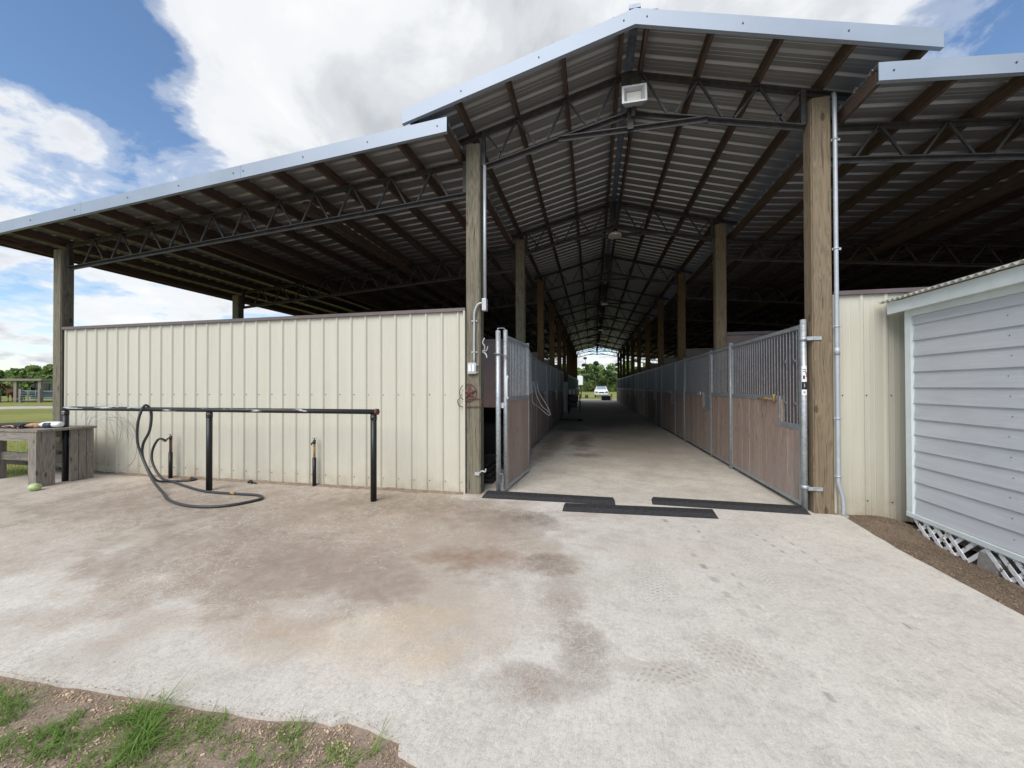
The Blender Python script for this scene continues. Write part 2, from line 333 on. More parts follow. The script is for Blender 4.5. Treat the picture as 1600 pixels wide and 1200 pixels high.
side = mathn(t, 'MULTIPLY', mathn(t, 'GREATER_THAN', x, 4.0), mathn(t, 'MULTIPLY', mathn(t, 'LESS_THAN', x, 16.0), mathn(t, 'LESS_THAN', y, 33.0)))
inb = mathn(t, 'MULTIPLY', mathn(t, 'GREATER_THAN', x, -7.4), mathn(t, 'MULTIPLY', mathn(t, 'LESS_THAN', x, 4.2), mathn(t, 'LESS_THAN', y, 33.5)))
mk = mathn(t, 'MAXIMUM', mathn(t, 'MAXIMUM', near, side), inb)
sm = mix(t, mathn(t, 'MULTIPLY', side, .55), soil, (.10, .072, .045))
L(t, mix(t, mk, grass, sm), b.inputs['Base Color']); setb(b, Roughness=.95, Specular_IOR_Level=.15)
bump(t, b, mathn(t, 'ADD', g2, g3), .7, .02); M['ground'] = mt
M['navy'] = plain('navy_label', (.03, .04, .08), .5, 0, .2, 20, 0)
M['soil'] = plain('brown_soil', (.24, .18, .13), .95, 0, .35, 14, .6)
M['gravel'] = plain('pale_gravel', (.38, .36, .31), .9, 0, .2, 2, .5)
def leafmat(name, a, c, d):
    mt, t, b, o = newmat(name)
    L(t, ramp(t, noi(t, o, .35, 4), [(.3, a), (.5, c), (.7, d)]), b.inputs['Base Color'])
    setb(b, Roughness=.6, Specular_IOR_Level=.25)
    b.inputs['Subsurface Weight'].default_value = 0
    tr = t.nodes.new('ShaderNodeBsdfTranslucent'); L(t, ramp(t, noi(t, o, .35, 4), [(.3, a), (.7, d)]), tr.inputs[0])
    ms = t.nodes.new('ShaderNodeMixShader'); ms.inputs[0].default_value = .3
    L(t, b.outputs[0], ms.inputs[1]); L(t, tr.outputs[0], ms.inputs[2]); L(t, ms.outputs[0], t.nodes['Material Output'].inputs[0]); return mt
M['leaf'] = leafmat('leaves', (.12, .20, .06), (.20, .29, .09), (.34, .41, .15))
M['pine'] = leafmat('pine_needles', (.05, .09, .035), (.07, .12, .045), (.10, .15, .06))
M['blade'] = leafmat('grass_blades', (.12, .22, .04), (.19, .30, .065), (.32, .38, .12))
M['chip'] = plain('wood_chips', (.44, .33, .22), .9, 0, .45, 14, 0)
M['straw'] = plain('dry_straw', (.22, .165, .11), .9, 0, .4, 14, 0)
M['bark'] = plain('bark', (.12, .09, .065), .9, 0, .3, 3, .5)

# ------------------------------------------------------------------ mesh helpers
def box(bm, x0, x1, y0, y1, z0, z1):
    v = [bm.verts.new(p) for p in ((x0,y0,z0),(x1,y0,z0),(x1,y1,z0),(x0,y1,z0),(x0,y0,z1),(x1,y0,z1),(x1,y1,z1),(x0,y1,z1))]
    for f in ((3,2,1,0),(4,5,6,7),(0,1,5,4),(1,2,6,5),(2,3,7,6),(3,0,4,7)): bm.faces.new([v[i] for i in f])
    return v
def beam(bm, p, q, w, h, upv=(0,0,1)):
    p, q = Vector(p), Vector(q); d = (q-p).normalized(); u = Vector(upv)
    if abs(d.dot(u)) > .98: u = Vector((0,1,0))
    s = d.cross(u).normalized(); u = s.cross(d).normalized(); vs_ = []
    for c in (p, q):
        for a, b_ in ((-1,-1),(1,-1),(1,1),(-1,1)): vs_.append(bm.verts.new(c+s*(a*w/2)+u*(b_*h/2)))
    for f in ((3,2,1,0),(4,5,6,7),(0,1,5,4),(1,2,6,5),(2,3,7,6),(3,0,4,7)): bm.faces.new([vs_[i] for i in f])
def tube(bm, pts, r, seg=10, cap=True, r2=None):
    pts = [Vector(p) for p in pts]; rings = []; n = len(pts)
    d0 = (pts[1]-pts[0]).normalized(); ref = Vector((0,0,1)) if abs(d0.z) < .9 else Vector((1,0,0))
    s = d0.cross(ref).normalized()
    for i, p in enumerate(pts):
        d = (pts[min(i+1,n-1)]-pts[max(i-1,0)]).normalized()
        s = (s-d*s.dot(d)).normalized(); u = d.cross(s)
        rr = r if r2 is None else r+(r2-r)*i/(n-1)
        rings.append([bm.verts.new(p+(s*math.cos(2*math.pi*k/seg)+u*math.sin(2*math.pi*k/seg))*rr) for k in range(seg)])
    for a, b_ in zip(rings, rings[1:]):
        for k in range(seg):
            f = bm.faces.new((a[k], a[(k+1)%seg], b_[(k+1)%seg], b_[k])); f.smooth = True
    if cap: bm.faces.new(rings[0][::-1]); bm.faces.new(rings[-1])
def poly(bm, pts2, axis, a, b_):
    """extrude a 2-D outline between a and b along axis"""
    def P3(u, v, w): return {'x': (w,u,v), 'y': (u,w,v), 'z': (u,v,w)}[axis]
    A = [bm.verts.new(P3(u,v,a)) for u, v in pts2]; B = [bm.verts.new(P3(u,v,b_)) for u, v in pts2]
    bm.faces.new(A); bm.faces.new(B[::-1]); n = len(A)
    for i in range(n): bm.faces.new((A[i], B[i], B[(i+1)%n], A[(i+1)%n]))
def smooth_path(pts, n=8):
    pts = [Vector(p) for p in pts]; out = []
    for i in range(len(pts)-1):
        p0, p1, p2, p3 = pts[max(i-1,0)], pts[i], pts[i+1], pts[min(i+2,len(pts)-1)]
        for k in range(n):
            t_ = k/n
            out.append(.5*((2*p1)+(-p0+p2)*t_+(2*p0-5*p1+4*p2-p3)*t_*t_+(-p0+3*p1-3*p2+p3)*t_**3))
    out.append(pts[-1]); return out
def obj(name, bm, mats, parent=None, bevel=0, recalc=True):
    if bevel: bmesh.ops.bevel(bm, geom=bm.edges[:], offset=bevel, segments=2, affect='EDGES', profile=.6)
    if recalc: bmesh.ops.recalc_face_normals(bm, faces=bm.faces[:])
    me = bpy.data.meshes.new(name); bm.to_mesh(me); bm.free()
    for m_ in (mats if isinstance(mats, (list, tuple)) else [mats]): me.materials.append(m_)
    o_ = bpy.data.objects.new(name, me); COL.objects.link(o_)
    if parent: o_.parent = parent
    return o_
def rel(o_, parent):   # keep world coordinates of mesh when the parent empty sits elsewhere
    o_.parent = parent; o_.matrix_parent_inverse = Matrix.Translation(-parent.location); return o_
def thing(name, label, cat, loc=(0,0,0), group=None):
    o_ = bpy.data.objects.new(name, None); COL.objects.link(o_); o_.location = loc; o_.empty_display_size = .2
    o_['label'] = label; o_['category'] = cat
    if group: o_['group'] = group
    return o_
def tag(o_, label, cat, group=None):
    o_['label'] = label; o_['category'] = cat
    if group: o_['group'] = group
    return o_
def struct(o_, kind='structure', label=None): 
    o_['kind'] = kind
    if label: o_['label'] = label
    return o_
def part(name, bm, mat, root, bevel=0): return rel(obj(name, bm, mat, None, bevel), root)
def sub(name, bm, mat, p, root, bevel=0):
    o_ = obj(name, bm, mat, None, bevel); o_.parent = p; return o_
def copy_tree(o_, parent=None):
    c = o_.copy(); COL.objects.link(c)
    if parent: c.parent = parent; c.matrix_parent_inverse = o_.matrix_parent_inverse.copy()
    for ch in o_.children: copy_tree(ch, c)
    return c
BM = bmesh.new
BAY = 3.35; NB = 10; YE = BAY*NB

# ------------------------------------------------------------------ ground, slab, floor, path
def gh(x, y):
    n = noise.fractal(Vector((x*1.5, y*1.5, 0)), 1.0, 2.0, 4)*.5
    n2 = noise.fractal(Vector((x*9, y*9, 3)), 1.0, 2.0, 3)*.5
    z = -.07
    if y < -2.9 and -8 < x < 3:
        w = min(1, (-2.9-y)/.25); z = -.10*(1-w)+w*(-.018+.022*n+.010*n2)
        z = min(z, .02)
        if x > 1.2: z -= (x-1.2)*.12
    if 4.15 < x < 16 and -6 < y < .6:
        w = min(1, (x-4.15)/.5); z = -.03-.075*w+.02*n+.012*n2
        d = math.hypot((x-4.62)/.28, (y+.12)/.30); z += .13*math.exp(-d*d)
    return z
def axis_coords(a, b_, step, outer):
    c = list(outer[0]); k = a
    while k < b_: c.append(k); k += step
    return c+list(outer[1])
xs = axis_coords(-8, 6.2, .06, ([-900,-400,-200,-100,-60,-30,-15,-10],[6.5,8,12,20,40,100,300,900]))
ys = axis_coords(-6, .7, .06, ([-900,-300,-100,-40,-15,-8],[1,4,12,25,34,60,100,200,400,900]))
bm = BM(); grid = [[bm.verts.new((x_, y_, gh(x_, y_))) for x_ in xs] for y_ in ys]
for j in range(len(ys)-1):
    for i in range(len(xs)-1):
        f = bm.faces.new((grid[j][i], grid[j][i+1], grid[j+1][i+1], grid[j+1][i])); f.smooth = True
struct(obj('ground', bm, M['ground'], recalc=False))
# apron outline
front = [(-7.4,-3.62),(-4,-3.60),(-2.2,-3.53),(-1.23,-3.47),(-.85,-3.465),(-.46,-3.44),(.0,-3.425),(.28,-3.42),(.48,-3.385),(.56,-3.39),(.62,-3.36),(.72,-3.37),(.81,-3.395),(.88,-3.405),(.9,-3.45),(.99,-3.475),(1.15,-3.55),(1.5,-3.7),(2.2,-4.2),(2.6,-9)]
fr = []
for (a, b_) in zip(front, front[1:]):
    n_ = max(1, int(math.dist(a, b_)/.03)) if b_[1] > -4 else 4
    for k in range(n_):
        xx = a[0]+(b_[0]-a[0])*k/n_; yy = a[1]+(b_[1]-a[1])*k/n_
        yy += .004*noise.noise(Vector((xx*9, 0, 0)))+.0025*noise.noise(Vector((xx*60, 0, 0)))
        fr.append((xx, yy))
fr.append(front[-1])
right = [(4.2,-9)]
k = -8.9
while k < -.05: right.append((4.2+.008*noise.noise(Vector((0, k*6, 0)))+(.08 if k > -.9 else 0)*(k+.9)/.9, k)); k += .06
outl = fr+right+[(4.33,-.04),(4.33,.0),(-7.4,.0)]
bm = BM(); poly(bm, outl, 'z', -.12, 0.0); bmesh.ops.triangulate(bm, faces=[f for f in bm.faces if len(f.verts) > 4])
struct(obj('concrete_apron', bm, M['concrete']))
bm = BM(); box(bm, .0, 4.22, .002, YE+1.2, -.12, -.002); box(bm, 0, 4.22, YE+1.2, YE+3.5, -.12, -.004)
struct(obj('aisle_floor', bm, M['floor']))
bm = BM()
pv = [(-58,9.5),(-40,14.2),(-33,18),(-30,22),(-34,23),(-42,18.4),(-58,13)]
bm.faces.new([bm.verts.new((x_, y_, -.062)) for x_, y_ in pv]); struct(obj('path', bm, M['gravel']))
bm = BM(); bm.faces.new([bm.verts.new(p) for p in ((-6,YE+3.4,-.05),(14,YE+3.4,-.05),(14,YE+7,-.05),(-6,YE+7,-.05))]); struct(obj('gravel_yard', bm, M['gravel']))

# ------------------------------------------------------------------ barn
barn = thing('barn', 'long open horse barn with zinc gable roof, lean-to wings and cream metal front walls', 'barn')
XM = 2.11
def zc(x): return 5.455-(.28 if x > XM else .25)*abs(x-XM)
def zl(x): return 4.60+.074*x
def zr(x): return 4.475-.10*(x-4.22)
POSTX = {'outer left': -7.39, 'left': .11, 'right': 4.11, 'outer right': 11.61}
def post_mesh(h, seed):
    bm = BM(); w = .097
    box(bm, -w, w, -.087, .087, 0, h); bmesh.ops.bevel(bm, geom=[e for e in bm.edges if abs((e.verts[0].co-e.verts[1].co).z) > 1], offset=.012, segments=2, affect='EDGES')
    return bm
for xk, h in ((-7.385, 3.82), (.103, 4.64), (4.123, 4.62), (11.61, 3.62)):
    me0 = None
    for k in range(NB+1):
        mname = 'post' if k < 2 else 'post_in'
        if k in (0, 2):
            o_ = obj('post', post_mesh(h, k), M[mname]); me0 = o_.data
        else:
            o_ = bpy.data.objects.new('post', me0); COL.objects.link(o_)
        o_.location = (xk, .09+BAY*k, -.02); o_.parent = barn
        if k < 2 and xk > 4: o_.data.materials[0] = M['post_warm']
# roof sheets with raised ribs
def rib_profile(y0, y1, pitch=.2286):
    pr = []; y_ = y0
    while y_ < y1-.05:
        for dy_, dz_ in ((0,0),(.025,.0),(.045,.030),(.065,.030),(.085,0),(.122,0),(.126,.0018),(.134,.0018),(.138,0),(.174,0),(.178,.0018),(.186,.0018),(.190,0)):
            if y_+dy_ < y1: pr.append((y_+dy_, dz_))
        y_ += pitch
    pr.append((y1, 0)); return pr
def roof_sheet(xa, xb, zf, y0, y1):
    bm = BM(); pr = rib_profile(y0, y1); n_ = 3; rows = []
    for i in range(n_+1):
        x_ = xa+(xb-xa)*i/n_; rows.append([bm.verts.new((x_, y_, zf(x_)+dz_)) for y_, dz_ in pr])
    for a, b_ in zip(rows, rows[1:]):
        for k in range(len(pr)-1): bm.faces.new((a[k], a[k+1], b_[k+1], b_[k]))
    return obj('roof_sheet', bm, M['roof'], barn, recalc=False)
YA, YB = -.5, YE+.9
EL, ER = -.6, 4.82
roof_sheet(EL, XM-.05, zc, YA, YB); roof_sheet(XM+.05, ER, zc, YA, YB)
roof_sheet(-8.25, -.05, zl, YA, YB); roof_sheet(4.32, 12.2, zr, YA, YB)
# ridge cap
bm = BM()
for s in (-1, 1):
    v = [bm.verts.new(p) for p in ((XM,YA,5.50),(XM,YB,5.50),(XM+s*.24,YB,5.435+.03),(XM+s*.24,YA,5.435+.03))]; bm.faces.new(v)
obj('ridge_cap', bm, M['cap'], barn)
bm = BM(); box(bm, XM-.06, XM+.06, YA-.02, YA+.25, 5.505, 5.55); obj('ridge_cap', bm, M['cap'], barn)
# purlins
def purlin(x, zt, w=.04, h=.14, slope=0):
    bm = BM(); beam(bm, (x, YA+.02, zt-h/2-.004), (x, YB, zt-h/2-.004), w, h); return obj('purlin', bm, M['purlin'], barn)
for s in (-1, 1):
    for d in (.13, .78, 1.43, 2.06, 2.64): purlin(XM+s*d, zc(XM+s*d))
for k in range(14): purlin(-.09-.617*k, zl(-.09-.617*k), h=.14)
for k in range(13): purlin(4.36+.617*k, zr(4.36+.617*k), h=.14)
# extra deep headers on the lean-tos
for x_, zf in ((-2.62, zl), (-5.0, zl), (6.9, zr), (9.4, zr)):
    bm = BM(); beam(bm, (x_, .2, zf(x_)-.24), (x_, YB-1, zf(x_)-.24), .09, .13); obj('purlin', bm, M['purlin'], barn)
# fascia
def fascia(xa, xb, zf, name='fascia'):
    bm = BM(); h = .175; n_ = 2
    za, zb_ = zf(xa)+.035, zf(xb)+.035
    for (ya, yb, ta, tb) in ((YA-.034, YA-.022, 0, -h), ):
        v = [bm.verts.new(p) for p in ((xa,ya,za),(xb,ya,zb_),(xb,ya,zb_-h),(xa,ya,za-h),(xa,yb,za),(xb,yb,zb_),(xb,yb,zb_-h),(xa,yb,za-h))]
        for f in ((0,1,2,3),(7,6,5,4),(0,4,5,1),(1,5,6,2),(2,6,7,3),(3,7,4,0)): bm.faces.new([v[i] for i in f])
    # top flange and bottom return
    for (z0, y1_) in ((0, YA+.09), (-h, YA+.01)):
        v = [bm.verts.new(p) for p in ((xa,YA-.033,za+z0+.001),(xb,YA-.033,zb_+z0+.001),(xb,y1_,zb_+z0+.001),(xa,y1_,za+z0+.001))]; bm.faces.new(v)
        v = [bm.verts.new(p) for p in ((xa,YA-.033,za+z0-.002),(xb,YA-.033,zb_+z0-.002),(xb,y1_,zb_+z0-.002),(xa,y1_,za+z0-.002))]; bm.faces.new(v[::-1])
    nf = len(bm.faces); L_ = abs(xb-xa); k = .12; s = 1 if xb > xa else -1
    while k < L_:
        x_ = xa+s*k; tube(bm, [(x_, YA-.034, zf(x_)-.05), (x_, YA-.041, zf(x_)-.05)], .008, 6); k += .93
    bm.faces.ensure_lookup_table()
    for f in bm.faces[nf:]: f.material_index = 1
    return obj(name, bm, [M['fascia'], M['steel']], barn, recalc=False)
fascia(XM, EL-.03, zc); fascia(XM, ER+.03, zc)
fascia(-.05, -3.0, zl); fascia(-3.003, -5.9, zl); fascia(-5.903, -8.3, zl); fascia(4.335, 7.3, zr); fascia(7.303, 12.2, zr)
# rake trim down the outer eave of the lean-tos and the gable eaves
for x_, zf in ((-8.27, zl), (12.22, zr)):
    bm = BM(); beam(bm, (x_, YA, zf(x_)-.06), (x_, YB, zf(x_)-.06), .03, .16); obj('eave_board', bm, M['purlin'], barn)
# trusses
def chord(bm, a, b_, y, w=.055):
    w *= .8
    beam(bm, (a[0], y, a[1]), (b_[0], y, b_[1]), w, .012); beam(bm, (a[0], y+.024, a[1]-.024), (b_[0], y+.024, b_[1]-.024), .01, .05)
def centre_truss():
    bm = BM(); y = 0
    tz = lambda x: zc(x)-.165; bz = lambda x: 4.80-.235*abs(x-XM)
    for s in (-1, 1):
        xo = XM+s*2.66; xi = XM+s*1.89
        chord(bm, (xo, tz(xo)), (XM, tz(XM)), y, .07); chord(bm, (xi, bz(xi)), (XM, bz(XM)), y, .07)
        beam(bm, (xi-s*.01, y, bz(xi)), (xi-s*.01, y, tz(xi)), .05, .05)
        for d in (.16, .78, 1.43, 1.86):
            xt = XM+s*d
            for e in (-.26, .26):
                xb_ = xt-s*e
                if abs(xb_-XM) > 1.86 or (xb_-XM)*s < .04: continue
                beam(bm, (xt, y-.01, tz(xt)-.02), (xb_, y-.01, bz(xb_)+.02), .022, .024)
    chord(bm, (XM-.88, 4.59), (XM+.88, 4.59), y-.03, .05)
    box(bm, XM-.035, XM+.035, -.05, -.035, 4.56, 4.84); box(bm, XM-.10, XM+.10, -.02, -.01, 4.86, tz(XM))
    return bm
def lean_truss(x0, x1, zt0, zt1, zb0, zb1):
    bm = BM(); s = 1 if x1 > x0 else -1; Lx = abs(x1-x0); y = 0
    tz = lambda x: zt0+(zt1-zt0)*abs(x-x0)/Lx; bz = lambda x: zb0+(zb1-zb0)*abs(x-x0)/Lx
    chord(bm, (x0, tz(x0)), (x1, tz(x1)), y, .06); chord(bm, (x0, bz(x0)), (x1, bz(x1)), y, .06)
    beam(bm, (x0+s*.03, y, bz(x0)), (x0+s*.03, y, tz(x0)), .05, .06); beam(bm, (x1-s*.03, y, bz(x1)), (x1-s*.03, y, tz(x1)), .05, .06)
    k = .33
    k = .617 if x0 < 2 else .617
    d = .09+.0
    nodes = []
    a = .617*0+.5
    while a < Lx-.15: nodes.append(a); a += .617
    for d in nodes:
        xt = x0+s*d
        for e in (-.22, .22):
            xb_ = xt+s*e
            if 0.05 < abs(xb_-x0) < Lx-.05: beam(bm, (xt, y-.01, tz(xt)-.01), (xb_, y-.01, bz(xb_)+.01), .022, .024)
    return bm
tc_ = obj('truss', centre_truss(), M['steel']); tl_ = obj('truss', lean_truss(-.0, -7.28, 4.445, 3.90, 4.02, 3.51), M['steel'])
tr_ = obj('truss', lean_truss(4.22, 11.5, 4.32, 3.59, 3.955, 3.23), M['steel'])
for src in (tc_, tl_, tr_):
    src.parent = barn; src.location = (0, .09, 0)
    for k in range(1, NB+1):
        c = src.copy(); COL.objects.link(c); c.parent = barn; c.location = (0, .11+BAY*k, 0)
# cream front walls
def wall(xa, xb, y, z0, z1, screwz, name='wall'):
    bm = BM(); pr = []; x_ = xa; pitch = .2286
    pts = []
    while x_ < xb:
        for d, o_ in ((0,0),(.026,0),(.042,.019),(.060,.019),(.076,0),(.118,0),(.122,.0015),(.128,.0015),(.132,0),(.168,0),(.172,.0015),(.178,.0015),(.182,0)):
            if x_+d < xb: pts.append((x_+d, y-o_))
        x_ += pitch
    pts.append((xb, y))
    lo = [bm.verts.new((a, b_, z0)) for a, b_ in pts]; hi = [bm.verts.new((a, b_, z1)) for a, b_ in pts]
    for i in range(len(pts)-1): bm.faces.new((lo[i], lo[i+1], hi[i+1], hi[i]))
    nf = len(bm.faces); x_ = xa+.095
    while x_ < xb:
        for zz in screwz: tube(bm, [(x_+random.uniform(-.004,.004), y+.001, zz+random.uniform(-.006,.006)), (x_, y-.008, zz)], .006, 6)
        x_ += pitch
    bm.faces.ensure_lookup_table()
    for f in bm.faces[nf:]: f.material_index = 1
    o_ = obj(name, bm, [M['cream'], M['steel']], barn, recalc=False)
    bm = BM(); box(bm, xa, xb, y-.04, y+.10, z1-.012, z1+.032); obj('wall_cap', bm, M['trim'], o_)
    bm = BM(); box(bm, xa, xb, y+.02, y+.09, .02, z1-.02); obj('girt', bm, M['purlin'], o_)
wall(-7.25, -.003, .03, .008, 2.42, (1.30, .14)); wall(4.262, 11.48, .10, -.06, 2.42, (1.30, .14))
for xx, yy in ((-.012, .005), (4.25, .07)):
    bm = BM(); box(bm, xx-.012, xx+.010, yy-.03, yy+.02, 0, 2.41); obj('corner_trim', bm, M['cream'], barn)
# brown metal partitions between the stalls and along their backs
def partition(p, q, h=2.42):
    bm = BM(); beam(bm, (p[0], p[1], h/2), (q[0], q[1], h/2), .04, h)
    o_ = obj('partition', bm, M['brownmetal'], barn)
    bm = BM(); beam(bm, (p[0], p[1], h+.02), (q[0], q[1], h+.02), .09, .06); obj('partition_cap', bm, M['trim'], o_)
for k in range(1, NB+1):
    y_ = BAY*k+.11
    partition((-3.6, y_), (-.0, y_)); partition((-7.28, y_), (-3.7, y_)); partition((4.23, y_), (7.75, y_)); partition((7.85, y_), (11.5, y_))
partition((-3.65, .2), (-3.65, 13.4)); partition((-3.65, 16.9), (-3.65, YE)); partition((7.8, .3), (7.8, YE)); partition((-7.39, .25), (-7.39, 13.4)); partition((-7.39, 16.9), (-7.39, YE)); partition((11.61, .25), (11.61, YE))

# ------------------------------------------------------------------ stall fronts
def panel(root, x, ya, yb, notch, name, side):
    """framed panel: boards below, bars above; side=+1 right of the aisle"""
    w = yb-ya; bm = BM(); r = .02; zt, zm, zb_ = 2.10, 1.25, .05
    s = .036
    box(bm, x-s/2, x+s/2, ya, ya+s, zb_, zt); box(bm, x-s/2, x+s/2, yb-s, yb, zb_, zt)
    box(bm, x-s/2+.001, x+s/2-.001, ya+s, yb-s, zt-.045, zt-.002); box(bm, x-s/2+.001, x+s/2-.001, ya+s, yb-s, zb_, zb_+.045)
    if notch:
        nw = .46; na, nb = (ya+s, ya+s+nw) if notch == 'near' else (yb-s-nw, yb-s)
        zn = .93
        oa, ob = (nb+.036, yb-s) if notch == 'near' else (ya+s, na-.036)
        box(bm, x-s/2+.001, x+s/2-.001, oa, ob, zm-.03, zm+.03)
        box(bm, x-s/2, x+s/2, *((nb, nb+.036) if notch == 'near' else (na-.036, na)), zn-.03, zm+.03)
        box(bm, x-s/2+.001, x+s/2-.001, na, nb, zn-.03, zn+.03)
    else:
        box(bm, x-s/2+.001, x+s/2-.001, ya+s, yb-s, zm-.03, zm+.03)
    fr_ = rel(obj(name, bm, M['galvdark']), root)
    # boards
    bm = BM(); pw = .14; n_ = max(2, round((w-2*s)/pw)); pw = (w-2*s)/n_
    for i in range(n_):
        a, b_ = ya+s+i*pw, ya+s+(i+1)*pw; top = zm-.03; mid = (a+b_)/2
        if notch and na-.02 < mid < nb+.02: top = zn-.03
        jit = random.uniform(-.003, .003)
        box(bm, x-.012+jit, x+.014+jit, a+.0015, b_-.0015, zb_+.045, top)
    sub('boards', bm, M['plank'], fr_, root)
    bm = BM(); y_ = ya+s+.07
    while y_ < yb-s-.02:
        z0 = zm
        if notch and na < y_ < nb: z0 = zn+.02
        tube(bm, [(x, y_, z0), (x, y_, zt-.04)], .0075, 6, cap=False); y_ += .078
    if notch:
        for zz in (1.20, 1.70): 
            for yy in (na+.12, na+.34): box(bm, x-.012, x+.012, yy-.02, yy+.02, zz-.015, zz+.015)
    sub('bars', bm, M['bars'], fr_, root)
    return fr_
def pipe_post(root, x, y, h=2.14, r=.032):
    bm = BM(); tube(bm, [(x, y, .005), (x, y, h)], r, 14); return rel(obj('pipe_post', bm, M['galv']), root)
ordn = ['nearest', 'second', 'third', 'fourth', 'fifth', 'sixth', 'seventh', 'eighth', 'ninth', 'farthest']
XR, XL = 3.965, .28
def right_front(k):
    y0 = BAY*k
    lab = 'wood and barred horse stall front, %s along the right side of the aisle' % ordn[k]
    if k == 0: lab = 'nearest right stall front with stickered pipe post clamped to the entrance post'
    rt_ = thing('stall_front', lab, 'stall front', (XR, y0, 0), 'stall fronts along the aisle')
    st = .10 if k == 0 else .16
    pipe_post(rt_, XR, y0+st-.03, 2.15 if k == 0 else 2.12, .03 if k == 0 else .022)
    d = panel(rt_, XR, y0+st+.005, y0+2.31, 'near', 'door', 1)
    bm = BM(); tube(bm, [(XR-.04, y0+st+.62, 1.235), (XR-.04, y0+st+1.1, 1.235)], .009, 6)
    tube(bm, [(XR-.04, y0+st+.60, 1.20), (XR-.04, y0+st+.60, 1.30)], .014, 6); box(bm, XR-.045, XR-.01, y0+st+.86, y0+st+.90, 1.22, 1.25)
    sub('latch', bm, M['brass'] if k == 0 else M['galv'], d, rt_)
    pipe_post(rt_, XR, y0+2.35, 2.14, .036)
    panel(rt_, XR, y0+2.39, y0+3.46 if k < NB-1 else y0+3.3, None, 'fixed_panel', 1)
    return rt_
def left_front(k, lab):
    y0 = BAY*k
    rt_ = thing('stall_front', lab, 'stall front', (XL, y0, 0), 'stall fronts along the aisle')
    pipe_post(rt_, XL, y0+.2, 2.14, .036); panel(rt_, XL, y0+.24, y0+1.12, None, 'fixed_panel', -1)
    pipe_post(rt_, XL, y0+1.15, 2.12, .022)
    d = panel(rt_, XL, y0+1.19, y0+3.45 if k < NB-1 else y0+3.3, 'far', 'door', -1)
    bm = BM(); tube(bm, [(XL+.04, y0+2.4, 1.235), (XL+.04, y0+2.85, 1.235)], .009, 6); box(bm, XL+.01, XL+.06, y0+2.83, y0+2.88, 1.2, 1.28); box(bm, XL+.01, XL+.06, y0+2.5, y0+2.54, 1.22, 1.25)
    sub('latch', bm, M['galv'], d, rt_)
    return rt_
fronts = [right_front(0), right_front(1)]
for k in range(2, NB):
    c = copy_tree(fronts[1]); c.location = (XR, BAY*k, 0); c['label'] = 'wood and barred horse stall front, %s along the right side of the aisle' % ordn[k]
lf = left_front(1, 'left stall front just beyond the open gate, with white rope hanging on it')
for k in (2, 3, 5, 6, 7, 8, 9):
    c = copy_tree(lf); c.location = (XL, BAY*k, 0)
    c['label'] = {2: 'left stall front between the roped stall and the one by the pale cabinet', 3: 'last left stall front before the tall pale cabinet', 5: 'left stall front just behind the black rack in the aisle',
                  6: 'second left stall front past the black rack', 7: 'third left stall front past the black rack', 8: 'fourth left stall front past the black rack, second from far end', 9: 'farthest left stall front at the bright far end'}[k]
# stickers and clamps on the nearest pipe post
r0 = fronts[0]; yy = .07
def pipe_label(z0, z1, mat, name='sticker', a0=-2.6, a1=-.9, rr=.0312, root=r0):
    bm = BM(); n_ = 8; lo = []; hi = []
    for i in range(n_+1):
        a = a0+(a1-a0)*i/n_; lo.append(bm.verts.new((XR+math.cos(a)*rr, yy+math.sin(a)*rr, z0))); hi.append(bm.verts.new((XR+math.cos(a)*rr, yy+math.sin(a)*rr, z1)))
    for i in range(n_): bm.faces.new((lo[i], lo[i+1], hi[i+1], hi[i]))
    return rel(obj(name, bm, mat, recalc=False), root)
pipe_label(1.45, 1.63, M['whiteplastic']); pipe_label(1.365, 1.448, M['black']); pipe_label(1.30, 1.362, M['whiteplastic'])
pipe_label(1.50, 1.56, M['red'], 'sticker_print', -1.25, -.92, .0316); pipe_label(1.585, 1.592, M['black'], 'sticker_print', -2.3, -1.4, .0316)
pipe_label(1.56, 1.567, M['black'], 'sticker_print', -2.3, -1.4, .0316); pipe_label(1.535, 1.592, M['black'], 'sticker_print', -1.55, -1.42, .0318)
pipe_label(1.48, 1.52, M['steel'], 'sticker_print', -2.2, -1.6, .0316); pipe_label(1.39, 1.43, M['galv'], 'sticker_print', -1.9, -1.6, .0316); pipe_label(1.32, 1.345, M['galv'], 'sticker_print', -2.1, -1.5, .0316)
for zz in (1.93, .27):
    bm = BM(); tube(bm, [(XR, yy, zz-.02), (XR, yy, zz+.02)], .038, 14); box(bm, XR, XR+.14, -.010, .0015, zz-.02, zz+.02); beam(bm, (XR+.02, -.006, zz), (XR+.02, yy, zz), .012, .035)
    rel(obj('clamp', bm, M['galv']), r0)

